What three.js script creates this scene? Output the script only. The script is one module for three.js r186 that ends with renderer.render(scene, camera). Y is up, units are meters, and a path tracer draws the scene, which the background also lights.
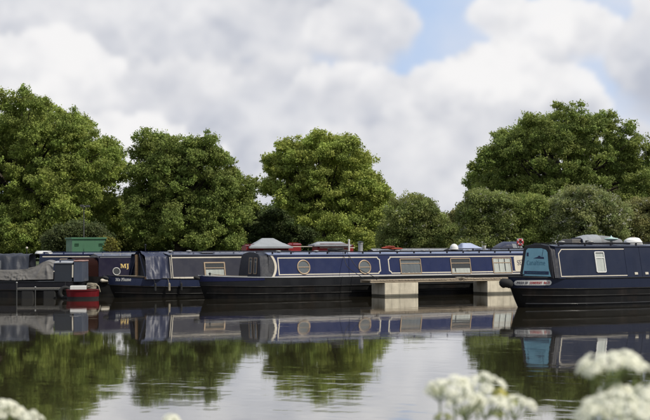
import * as THREE from 'three';
import { mergeGeometries, mergeVertices, toCreasedNormals } from 'three/addons/utils/BufferGeometryUtils.js';
import { RoundedBoxGeometry } from 'three/addons/geometries/RoundedBoxGeometry.js';
import { TextGeometry } from 'three/addons/geometries/TextGeometry.js';
import { FontLoader } from 'three/addons/loaders/FontLoader.js';
import { ImprovedNoise } from 'three/addons/math/ImprovedNoise.js';

// ---------------------------------------------------------------- camera, sky, sun, exposure
const F = 1457, CX = 325, CY = 210, EYE = 2.0, R = Math.PI / 180;       // lens in photo pixels (650 x 420)
const scene = new THREE.Scene();
const camera = new THREE.PerspectiveCamera(2 * Math.atan(CY / F) / R, 650 / 420, 0.1, 4000);
camera.position.set(0, EYE, 0);
camera.rotation.set(1.415 * R, 0, -0.2 * R, 'YXZ');
camera.focus = 56;
camera.userData.fStop = 12;
camera.updateMatrixWorld(true);
const renderer = new THREE.WebGLRenderer({ antialias: true });
renderer.toneMapping = THREE.LinearToneMapping;
renderer.toneMappingExposure = 1.0;
renderer.shadowMap.enabled = true;

const SUN_DIR = new THREE.Vector3(0.62, 0.77, 0.34).normalize();
const sun = new THREE.DirectionalLight(new THREE.Color(1, 0.94, 0.82), 4.4);
sun.position.copy(SUN_DIR).multiplyScalar(200).add(new THREE.Vector3(0, 0, -90));
sun.target.position.set(0, 0, -90);
sun.castShadow = true;
Object.assign(sun.shadow.camera, { left: -110, right: 110, top: 110, bottom: -110, near: 1, far: 500 });
sun.shadow.mapSize.set(4096, 4096);
scene.add(sun, sun.target);

const noise3 = new ImprovedNoise();
const fbm = (x, y, z, oct = 5, gain = 0.5, lac = 2.03) => { let a = 1, s = 0, n = 0; for (let i = 0; i < oct; i++) { s += a * noise3.noise(x + i * 17.3, y - i * 9.1, z + i * 5.7); n += a; a *= gain; x *= lac; y *= lac; z *= lac; } return s / n; };
const sstep = (a, b, x) => { const t = Math.min(1, Math.max(0, (x - a) / (b - a))); return t * t * (3 - 2 * t); };
const mix = (a, b, t) => a + (b - a) * t;
{
  // broken cumulus under a mottled grey-white deck; pale veiled blue shows in the gaps
  const W = 2048, H = 1024, data = new Float32Array(W * H * 4), k = 1 / 1457, heaps = [];
  const heap = (px, py, rx, ry, white, grey, rag = 0.3) => heaps.push({ a: (px - 325) * k, e: (246 - py) * k, ra: rx * k, re: ry * k, white, grey, rag });
  const r0 = rng(77); for (let i = 0; i < 90; i++) { const a = 0.34 + r0() * (2 * Math.PI - 0.68), e = 0.03 + 0.5 * r0() * r0(), w = (0.05 + 0.12 * r0()) * (1 + e); heaps.push({ a: a > Math.PI ? a - 2 * Math.PI : a, e, ra: w, re: w * (0.35 + 0.3 * r0()), white: 0.75 + 0.3 * r0(), grey: 0.1 + 0.4 * r0(), rag: 0.35 }); }
  heap(120, 20, 300, 92, 0.75, 0.45, 0.22); heap(318, -40, 128, 82, 0.95, 0.45, 0.25); heap(200, 150, 330, 90, 0.62, 0.22, 0.25); heap(366, 34, 56, 46, 0.85, 0.45); heap(400, 98, 36, 24, 0.85, 0.5); heap(552, 36, 62, 32, 1.10, 0.75); heap(500, 20, 34, 22, 1.0, 0.8); heap(585, 44, 46, 26, 1.0, 0.7); heap(515, 66, 60, 24, 0.9, 0.55);
  heap(664, 74, 60, 58, 0.66, 0.12); heap(700, 18, 64, 40, 0.8, 0.4); heap(446, 124, 62, 62, 0.95, 0.40); heap(500, 104, 72, 52, 1.05, 0.45); heap(556, 112, 50, 44, 1.0, 0.45); heap(480, 190, 230, 75, 0.66, 0.5, 0.25); heap(40, 88, 90, 50, 1.05, 0.75, 0.4); heap(110, 160, 110, 42, 1.05, 0.85, 0.4); heap(350, 90, 60, 26, 0.95, 0.5, 0.45); heap(180, 88, 60, 26, 0.78, 0.5, 0.45);
  for (let j = 0; j < H; j++) {
    const el = ((j + 0.5) / H - 0.5) * Math.PI;
    for (let i = 0; i < W; i++) {
      const o = (j * W + i) * 4;
      if (el < -0.02) { data[o] = 0.11; data[o + 1] = 0.115; data[o + 2] = 0.09; data[o + 3] = 1; continue; }
      const th = ((i + 0.5) / W - 0.5) * 2 * Math.PI, dx = Math.cos(th), dz = Math.sin(th), a = Math.atan2(dx, -dz);   // a: bearing from the view axis, right positive
      const n1 = fbm(dx * 9, el * 13, dz * 9, 4), n2 = fbm(dx * 26 + 5, el * 32, dz * 26, 4, 0.6), puff = 0.55 - 1.9 * Math.abs(fbm(dx * 24 - 3, el * 28 + 8, dz * 24, 4, 0.6));
      const n3 = Math.abs(a) < 0.4 ? fbm(dx * 64 + 1, el * 74, dz * 64 + 4, 3, 0.6) : 0;
      const hz = Math.exp(-Math.max(el, 0) * 7), veil = Math.min(1, Math.max(0, 0.42 + n1 * 1.1 + n2 * 0.35));
      let c = [mix(mix(0.42, 0.60, hz), 0.78, veil), mix(mix(0.58, 0.70, hz), 0.79, veil), mix(0.86, 0.84, veil)];
      const put = (m, lit) => { const l = Math.min(1, Math.max(0, lit)); const w = [mix(0.50, 0.93, l), mix(0.525, 0.92, l), mix(0.60, 0.92, l)]; for (let q = 0; q < 3; q++) c[q] = mix(c[q], w[q], m); };
      const deck = sstep(-0.10, 0.35, fbm(dx * 2.2 + 9, el * 3.2, dz * 2.2, 4) + 0.35 * n1 + sstep(0.2, 0.7, el) * 0.12); if (Math.abs(a) > 0.3 || el > 0.26) put(deck * Math.max(sstep(0.3, 0.4, Math.abs(a)), sstep(0.22, 0.32, el)), 0.5 + n1 * 1.2 + n2 * 0.3);
      for (const h of heaps) {
        let da = a - h.a; if (da > Math.PI) da -= 2 * Math.PI; if (da < -Math.PI) da += 2 * Math.PI;
        if (Math.abs(da) > h.ra * 1.6 || Math.abs(el - h.e) > h.re * 1.7) continue;
        const v = (el - h.e) / h.re, q = Math.hypot(da / h.ra, v), d = 1 - q + h.rag * (puff * 0.75 + n1 * 0.8 + n2 * 0.45 + n3 * 0.4);
        if (d <= 0) continue;
        const soft = mix(0.045, 0.5, sstep(0.25, -0.6, v)), m = sstep(0, soft, d);
        put(m * 0.96, mix(h.grey, h.white, sstep(-0.6, 0.75, v + n1 * 1.1 + puff * 0.5)) + n2 * 0.5 + puff * 0.26 + n3 * 0.22 - 0.17);
      }
      for (let q = 0; q < 3; q++) data[o + q] = c[q];
      data[o + 3] = 1;
    }
  }
  const sky = new THREE.DataTexture(data, W, H, THREE.RGBAFormat, THREE.FloatType);
  sky.mapping = THREE.EquirectangularReflectionMapping; sky.magFilter = sky.minFilter = THREE.LinearFilter; sky.needsUpdate = true;
  scene.background = sky; scene.environment = sky;
}

// ---------------------------------------------------------------- helpers
function rng(seed) { let a = seed >>> 0; return () => { a = (a + 0x6d2b79f5) | 0; let t = Math.imul(a ^ (a >>> 15), 1 | a); t = (t + Math.imul(t ^ (t >>> 7), 61 | t)) ^ t; return ((t ^ (t >>> 14)) >>> 0) / 4294967296; }; }
const V = (x, y, z) => new THREE.Vector3(x, y, z);
const ray = (px, py) => V((px - CX) / CX * (650 / 420) * Math.tan(camera.fov * R / 2), -(py - CY) / CY * Math.tan(camera.fov * R / 2), -1).applyQuaternion(camera.quaternion);
const at = (px, py, depth) => { const r = ray(px, py); return V(0, EYE, 0).addScaledVector(r, depth / -r.z); };
const waterX = (px, depth) => at(px, 246, depth).x;

const used = {};
function numbered(name) { const n = used[name] = (used[name] ?? -1) + 1; return n ? `${name}_${String(n).padStart(3, '0')}` : name; }
function tag(o, label, category, group) { o.userData.label = label; if (category) o.userData.category = category; if (group) o.userData.group = group; return o; }
function thing(name, label, category, pos = V(0, 0, 0), turn = 0, group) {
  const o = new THREE.Group(); o.name = numbered(name); o.position.copy(pos); o.rotation.y = turn; scene.add(o); return tag(o, label, category, group);
}
const flat = (g) => { const q = g.index ? g.toNonIndexed() : g; for (const k of Object.keys(q.attributes)) if (!['position', 'normal', 'uv'].includes(k)) q.deleteAttribute(k); if (!q.attributes.uv) q.setAttribute('uv', new THREE.BufferAttribute(new Float32Array(q.attributes.position.count * 2), 2)); if (!q.attributes.normal) q.computeVertexNormals(); return q; };
function metres(g) {       // uv in metres, by the face's main direction
  const p = g.attributes.position, n = g.attributes.normal, uv = new Float32Array(p.count * 2);
  for (let i = 0; i < p.count; i++) {
    const ax = Math.abs(n.getX(i)), ay = Math.abs(n.getY(i)), az = Math.abs(n.getZ(i));
    if (ay >= ax && ay >= az) { uv[2 * i] = p.getX(i); uv[2 * i + 1] = p.getZ(i); } else if (ax > az) { uv[2 * i] = p.getZ(i); uv[2 * i + 1] = p.getY(i); } else { uv[2 * i] = p.getX(i); uv[2 * i + 1] = p.getY(i); }
  }
  g.setAttribute('uv', new THREE.BufferAttribute(uv, 2)); return g;
}
function part(name, geos, mat, parent, keepUV) {
  let g = Array.isArray(geos) ? (geos.length > 1 ? mergeGeometries(geos.map(flat)) : flat(geos[0])) : flat(geos);
  if (!keepUV) metres(g);
  const m = new THREE.Mesh(g, mat); m.name = name; m.castShadow = m.receiveShadow = true; parent.add(m); return m;
}
const box = (w, h, d, x = 0, y = 0, z = 0) => new THREE.BoxGeometry(w, h, d).translate(x, y, z);
const rbox = (w, h, d, x = 0, y = 0, z = 0, r = 0.02) => new RoundedBoxGeometry(w, h, d, 2, Math.min(r, w / 2.1, h / 2.1, d / 2.1)).translate(x, y, z);
const tube = (pts, r, seg = 0, rad = 6, closed = false) => new THREE.TubeGeometry(new THREE.CatmullRomCurve3(pts, closed, 'catmullrom', 0.4), seg || pts.length * 3, r, rad, closed);
const rod = (a, b, r, r2 = r, n = 7) => { const d = b.clone().sub(a), g = new THREE.CylinderGeometry(r2, r, d.length(), n); g.applyQuaternion(new THREE.Quaternion().setFromUnitVectors(V(0, 1, 0), d.clone().normalize())); const c = a.clone().add(b).multiplyScalar(0.5); return g.translate(c.x, c.y, c.z); };
function taper(pts, r0, r1, rad = 7) {
  const curve = new THREE.CatmullRomCurve3(pts), seg = pts.length * 4, g = new THREE.TubeGeometry(curve, seg, 1, rad), p = g.attributes.position;
  for (let i = 0; i <= seg; i++) { const c = curve.getPointAt(i / seg), r = mix(r0, r1, Math.pow(i / seg, 0.8)); for (let j = 0; j <= rad; j++) { const k = i * (rad + 1) + j; p.setXYZ(k, c.x + (p.getX(k) - c.x) * r, c.y + (p.getY(k) - c.y) * r, c.z + (p.getZ(k) - c.z) * r); } }
  g.computeVertexNormals(); return g;
}
function grid(nu, nv, f) {   // parametric sheet, f(u, v) -> Vector3
  const pos = [], idx = [], uv = [];
  for (let j = 0; j <= nv; j++) for (let i = 0; i <= nu; i++) { const p = f(i / nu, j / nv); pos.push(p.x, p.y, p.z); uv.push(i / nu, j / nv); }
  for (let j = 0; j < nv; j++) for (let i = 0; i < nu; i++) { const a = j * (nu + 1) + i, b = a + 1, c = a + nu + 1, d = c + 1; idx.push(a, b, d, a, d, c); }
  const g = new THREE.BufferGeometry(); g.setAttribute('position', new THREE.Float32BufferAttribute(pos, 3)); g.setAttribute('uv', new THREE.Float32BufferAttribute(uv, 2)); g.setIndex(idx); g.computeVertexNormals(); return g;
}
const poly = (pts) => new THREE.Shape(pts.map(([x, y]) => new THREE.Vector2(x, y)));
function inset(pts, d) {
  const n = pts.length, out = []; let area = 0;
  for (let i = 0; i < n; i++) { const [x0, y0] = pts[i], [x1, y1] = pts[(i + 1) % n]; area += x0 * y1 - x1 * y0; }
  const s = area > 0 ? 1 : -1;
  for (let i = 0; i < n; i++) {
    const a = pts[(i + n - 1) % n], b = pts[i], c = pts[(i + 1) % n];
    const u = [b[0] - a[0], b[1] - a[1]], v = [c[0] - b[0], c[1] - b[1]], lu = Math.hypot(...u), lv = Math.hypot(...v);
    const nu = [-u[1] / lu * s, u[0] / lu * s], nv = [-v[1] / lv * s, v[0] / lv * s], k = 1 + nu[0] * nv[0] + nu[1] * nv[1];
    out.push([b[0] + (nu[0] + nv[0]) / k * d, b[1] + (nu[1] + nv[1]) / k * d]);
  }
  return out;
}
function ringShape(pts, w, depth) { const s = poly(pts); s.holes.push(new THREE.Path(inset(pts, w).map(([x, y]) => new THREE.Vector2(x, y)))); return new THREE.ExtrudeGeometry(s, { depth, bevelEnabled: false }); }
function ringRR(x0, y0, x1, y1, r, w, depth) { const s = poly(roundRect(x0, y0, x1, y1, r)); s.holes.push(new THREE.Path(roundRect(x0 + w, y0 + w, x1 - w, y1 - w, Math.max(0.008, r - w)).reverse().map(([x, y]) => new THREE.Vector2(x, y)))); return new THREE.ExtrudeGeometry(s, { depth, bevelEnabled: false }); }
function roundRect(x0, y0, x1, y1, r, n = 4) { const o = []; for (const [cx, cy, a] of [[x1 - r, y0 + r, -90], [x1 - r, y1 - r, 0], [x0 + r, y1 - r, 90], [x0 + r, y0 + r, 180]]) for (let i = 0; i <= n; i++) o.push([cx + r * Math.cos((a + 90 * i / n) * R), cy + r * Math.sin((a + 90 * i / n) * R)]); return o; }

// ---------------------------------------------------------------- procedural surfaces
function tileNoise(size, base, oct, seed, gain = 0.55, sx = 1, sy = 1) {
  const r = rng(seed), out = new Float32Array(size * size); let amp = 1, tot = 0;
  for (let k = 0; k < oct; k++) {
    const nx = Math.max(1, Math.round(base * sx * 2 ** k)), ny = Math.max(1, Math.round(base * sy * 2 ** k)), v = Float32Array.from({ length: nx * ny }, r);
    for (let y = 0; y < size; y++) { const fy = y / size * ny, y0 = Math.floor(fy), ty = fy - y0, wy = ty * ty * (3 - 2 * ty), ya = (y0 % ny) * nx, yb = ((y0 + 1) % ny) * nx;
      for (let x = 0; x < size; x++) { const fx = x / size * nx, x0 = Math.floor(fx), tx = fx - x0, wx = tx * tx * (3 - 2 * tx), xa = x0 % nx, xb = (x0 + 1) % nx;
        out[y * size + x] += amp * (mix(mix(v[ya + xa], v[ya + xb], wx), mix(v[yb + xa], v[yb + xb], wx), wy)); } }
    tot += amp; amp *= gain;
  }
  for (let i = 0; i < out.length; i++) out[i] /= tot; return out;
}
function tex(size, f, rep = 0.5, srgb = false) {
  const d = new Uint8Array(size * size * 4);
  for (let i = 0; i < size * size; i++) { const c = f(i); d[4 * i] = c[0] * 255; d[4 * i + 1] = c[1] * 255; d[4 * i + 2] = c[2] * 255; d[4 * i + 3] = 255; }
  const t = new THREE.DataTexture(d, size, size); t.wrapS = t.wrapT = THREE.RepeatWrapping; t.magFilter = t.minFilter = THREE.LinearFilter; t.repeat.set(rep, rep); if (srgb) t.colorSpace = THREE.SRGBColorSpace; t.needsUpdate = true; return t;
}
const N1 = tileNoise(256, 3, 6, 11), N2 = tileNoise(256, 6, 6, 23), NS = tileNoise(256, 2, 6, 37, 0.6, 1, 12), NV = tileNoise(256, 2, 6, 41, 0.6, 12, 1);
const lift = (a, lo, hi) => (i) => { const v = mix(lo, hi, Math.min(1, Math.max(0, (a[i] - 0.25) * 2))); return [v, v, v]; };
const tPaint = tex(256, (i) => { const s = Math.max(0, NV[i] - 0.55) * 1.2, v = Math.min(1, mix(0.80, 1.0, N1[i] * 1.3)) - s * 0.5; return [v, v * 0.995, v * 0.985]; }, 0.4);
const tRough = tex(256, lift(N2, 0.55, 1), 0.45), tDent = tex(256, lift(tileNoise(256, 3, 2, 77), 0, 1), 0.42);
const tHull = tex(256, (i) => { const r = Math.max(0, N2[i] - 0.52) * 3, s = Math.max(0, NS[i] - 0.5); const v = 0.62 + N1[i] * 0.4; return [Math.min(1, v + r * 0.3), Math.min(1, v + s * 0.3), Math.min(1, v + s * 0.25 - r * 0.1)]; }, 0.35);
const tHullBlack = tex(256, (i) => { const r = Math.max(0, N2[i] - 0.54) * 2.2, st = Math.max(0, NV[i] - 0.56) * 1.1, v = 0.055 + 0.05 * N1[i]; return [v + r * 0.24 + st * 0.4, v + r * 0.14 + st * 0.37, v + r * 0.08 + st * 0.33]; }, 0.3);
const tConc = tex(256, (i) => { const s = Math.max(0, NV[i] - 0.54) * 1.6, g = Math.max(0, N1[i] - 0.5) * 0.8, v = 0.60 + N2[i] * 0.5 - s * 0.7 - g * 0.4; return [Math.min(1, v), Math.min(1, v * 0.985 + g * 0.06), Math.min(1, v * 0.93)]; }, 0.55);
const tWood = tex(256, (i) => { const v = 0.55 + NS[i] * 0.5; return [Math.min(1, v), Math.min(1, v * 0.98), Math.min(1, v * 0.95)]; }, 1.0);
const tCloth = tex(256, (i) => { const v = 0.72 + N1[i] * 0.36; return [Math.min(1, v), Math.min(1, v), Math.min(1, v)]; }, 0.7), bCloth = tex(256, lift(N1, 0, 1), 0.8);
const tGround = tex(256, (i) => { const a = N1[i], b = N2[i]; return [0.55 + 0.45 * b, 0.7 + 0.3 * a, 0.45 + 0.3 * b]; }, 0.13);
const C = (r, g, b) => new THREE.Color().setRGB(r, g, b);
const S = (c, roughness = 0.6, x = {}) => new THREE.MeshStandardMaterial({ color: C(...c), roughness, side: THREE.DoubleSide, ...x });
const P = (c, roughness = 0.5, x = {}) => new THREE.MeshPhysicalMaterial({ color: C(...c), roughness, specularIntensity: 0.38, side: THREE.DoubleSide, ...x });
const paint = (c, rough = 0.42) => P(c, rough, { map: tPaint, roughnessMap: tRough, bumpMap: tDent, bumpScale: 0.006 });
const canvas = (c, rough = 0.7) => S(c, rough, { map: tCloth, bumpMap: bCloth, bumpScale: 0.012 });
const M = {
  navyD: paint([0.015, 0.022, 0.068], 0.40), navyE: paint([0.013, 0.018, 0.039], 0.40), slateC: paint([0.026, 0.027, 0.040], 0.5), purple: paint([0.0065, 0.0045, 0.019], 0.4), greyA: paint([0.026, 0.030, 0.038], 0.55),
  blueBow: paint([0.013, 0.016, 0.055], 0.35), black: P([0.055, 0.055, 0.057], 0.6, { map: tHullBlack, roughnessMap: tRough, bumpMap: tDent, bumpScale: 0.008 }), grey: paint([0.013, 0.014, 0.017], 0.55),
  cream: paint([0.52, 0.48, 0.40], 0.5), white: paint([0.60, 0.60, 0.58], 0.5), roofD: paint([0.15, 0.18, 0.28], 0.5), roofC: paint([0.085, 0.095, 0.135], 0.55), roofE: paint([0.03, 0.036, 0.06], 0.45), roofPale: paint([0.26, 0.27, 0.29], 0.6),
  railBlack: paint([0.012, 0.012, 0.016], 0.45), red: paint([0.20, 0.014, 0.014], 0.5), redDinghy: paint([0.13, 0.009, 0.013], 0.5), redDark: paint([0.10, 0.009, 0.009], 0.5), maroon: P([0.016, 0.005, 0.004], 0.95, { specularIntensity: 0.2, map: tCloth }), orange: canvas([0.30, 0.045, 0.02]),
  brass: S([0.29, 0.215, 0.145], 0.45, { metalness: 0.3, map: tPaint }), chrome: S([0.6, 0.6, 0.6], 0.3, { metalness: 0.9, map: tPaint }), gold: S([0.52, 0.36, 0.11], 0.5), darkSteel: S([0.05, 0.05, 0.048], 0.6, { map: tPaint }), oldWood: S([0.16, 0.15, 0.135], 0.85, { map: tWood }), steel: S([0.30, 0.30, 0.29], 0.5, { metalness: 0.4, map: tPaint }),
  glass: new THREE.MeshPhysicalMaterial({ color: C(0.86, 0.9, 0.9), transmission: 1, roughness: 0.03, thickness: 0, ior: 1.5, side: THREE.DoubleSide }),
  dark: S([0.012, 0.012, 0.014], 0.8), curtain: canvas([0.52, 0.50, 0.46], 0.9), curtainGrey: canvas([0.12, 0.125, 0.135], 0.9), rubber: S([0.011, 0.011, 0.011], 0.85, { map: tHull }), rope: S([0.30, 0.27, 0.21], 0.9, { map: tWood }), ropeDark: S([0.03, 0.03, 0.032], 0.9, { map: tWood }),
  navyCloth: canvas([0.015, 0.020, 0.050], 0.5), hoodCloth: canvas([0.016, 0.020, 0.032], 0.6), darkCloth: canvas([0.0045, 0.006, 0.014], 0.6), greyCloth: canvas([0.15, 0.143, 0.135], 0.8), tentCloth: canvas([0.26, 0.275, 0.29], 0.75), blueGreyCloth: canvas([0.33, 0.37, 0.50], 0.7), whiteCloth: canvas([0.66, 0.66, 0.65], 0.8), teal: canvas([0.21, 0.43, 0.51], 0.7), tealDark: S([0.012, 0.022, 0.07], 0.7), tealLine: S([0.05, 0.16, 0.23], 0.7),
  wood: S([0.34, 0.20, 0.085], 0.7, { map: tWood, bumpMap: tWood, bumpScale: 0.006 }), deckWood: S([0.36, 0.30, 0.225], 0.8, { map: tWood, bumpMap: tWood, bumpScale: 0.006 }), concrete: S([0.58, 0.53, 0.44], 0.9, { map: tConc, bumpMap: tConc, bumpScale: 0.015 }), concreteWet: S([0.10, 0.095, 0.075], 0.5, { map: tConc, bumpMap: tConc, bumpScale: 0.015 }),
  hut: paint([0.060, 0.145, 0.085], 0.65), hutDark: paint([0.035, 0.10, 0.05], 0.65), bark: S([0.055, 0.043, 0.031], 0.95, { map: tWood, bumpMap: tWood, bumpScale: 0.05 }), letterRed: S([0.36, 0.03, 0.03], 0.6), letterDark: S([0.03, 0.025, 0.05], 0.6), lifeRed: paint([0.45, 0.06, 0.07], 0.5),
};
const font = await new FontLoader().loadAsync('fonts/droid/droid_sans_bold.typeface.json'), serif = await new FontLoader().loadAsync('fonts/droid/droid_serif_bold.typeface.json'), regular = await new FontLoader().loadAsync('fonts/droid/droid_sans_regular.typeface.json');
function words(text, height, width, fnt = font, depth = 0.004) {   // centred lettering, squeezed to a width
  const g = new TextGeometry(text, { font: fnt, size: height, depth, curveSegments: 3 }); g.computeBoundingBox(); const b = g.boundingBox, w = b.max.x - b.min.x;
  g.translate(-(b.min.x + w / 2), 0, 0); if (width) g.scale(width / w, 1, 1); return g;
}

// ---------------------------------------------------------------- the setting: ground, water
const BANK = -97;
function groundY(x, z) {
  const far = sstep(BANK + 0.6, BANK - 0.7, z), near = sstep(-3.6, -2.6, z), side = sstep(150, 153, Math.abs(x));
  const k = Math.max(far, near, side);
  return mix(-1.2, 0.62, k) + k * 0.10 * fbm(x * 0.12, 0, z * 0.12, 3) + sstep(-200, -900, z) * 2;
}
{
  const xs = [], zs = [];
  for (const v of [-1600, -900, -500, -300, -200]) xs.push(v);
  for (let v = -160; v <= 160; v += 4) xs.push(v); xs.push(-151.5, -152.5, 151.5, 152.5, 200, 300, 500, 900, 1600); xs.sort((a, b) => a - b);
  for (const v of [-3000, -1800, -1000, -600, -400, -300]) zs.push(v);
  for (let v = -240; v <= -110; v += 5) zs.push(v); for (let v = -104; v <= -92; v += 0.5) zs.push(v); for (let v = -88; v <= -8; v += 8) zs.push(v); for (let v = -5; v <= 0; v += 0.25) zs.push(v); zs.push(3, 8, 20, 60, 200);
  const g = grid(xs.length - 1, zs.length - 1, (u, v) => { const x = xs[Math.round(u * (xs.length - 1))], z = zs[zs.length - 1 - Math.round(v * (zs.length - 1))]; return V(x, groundY(x, z), z); });
  const m = part('ground', g, S([0.052, 0.068, 0.022], 0.95, { map: tGround, bumpMap: tGround, bumpScale: 0.05 }), scene); m.userData.kind = 'structure'; m.userData.label = 'grassy ground of the canal banks';
}
{
  // small wind ripples over faint swell; calm lanes between them
  const n = 1024, SZ = 26, r = rng(5), h = new Float32Array(n * n), waves = [];
  for (let i = 0; i < 64; i++) { const k = 2.2 * Math.pow(70, r()), dir = (0.5 + (r() - 0.5) * 1.9) * Math.PI, kx = Math.round(Math.cos(dir) * k), ky = Math.round(Math.sin(dir) * k), kk = Math.hypot(kx, ky) || 1; waves.push([kx, ky, r() * 6.283, 0.0155 * (0.4 + r()) / (kk * 6.283 / SZ) * Math.pow(kk / 20, 0.12) / 27]); }
  const calm = tileNoise(n, 2, 3, 91, 0.5, 1, 2);
  for (const [kx, ky, ph, a] of waves) for (let y = 0; y < n; y++) { const b = 6.2831853 * ky * y / n + ph, s = 6.2831853 * kx / n; for (let x = 0; x < n; x++) h[y * n + x] += a * Math.sin(b + s * x); }
  let lo = 1e9, hi = -1e9; for (let i = 0; i < n * n; i++) { h[i] *= 0.45 + 1.1 * sstep(0.35, 0.65, calm[i]); lo = Math.min(lo, h[i]); hi = Math.max(hi, h[i]); }
  const d = new Float32Array(n * n * 4); for (let i = 0; i < n * n; i++) { d[4 * i] = d[4 * i + 1] = d[4 * i + 2] = (h[i] - lo) / (hi - lo); d[4 * i + 3] = 1; }
  const t = new THREE.DataTexture(d, n, n, THREE.RGBAFormat, THREE.FloatType); t.wrapS = t.wrapT = THREE.RepeatWrapping; t.magFilter = t.minFilter = THREE.LinearFilter; t.repeat.set(1 / SZ, 1 / SZ); t.rotation = 0.21; t.needsUpdate = true;
  const water = part('water', new THREE.PlaneGeometry(304, 96).rotateX(-Math.PI / 2).translate(0, 0, -50.5), new THREE.MeshPhysicalMaterial({ color: C(0.030, 0.025, 0.014), roughness: 0.03, ior: 1.33, clearcoat: 0.6, clearcoatRoughness: 0.03, bumpMap: t, bumpScale: hi - lo }), scene);
  water.userData.kind = 'structure'; water.userData.label = 'calm brown canal water with small ripples';
}

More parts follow.
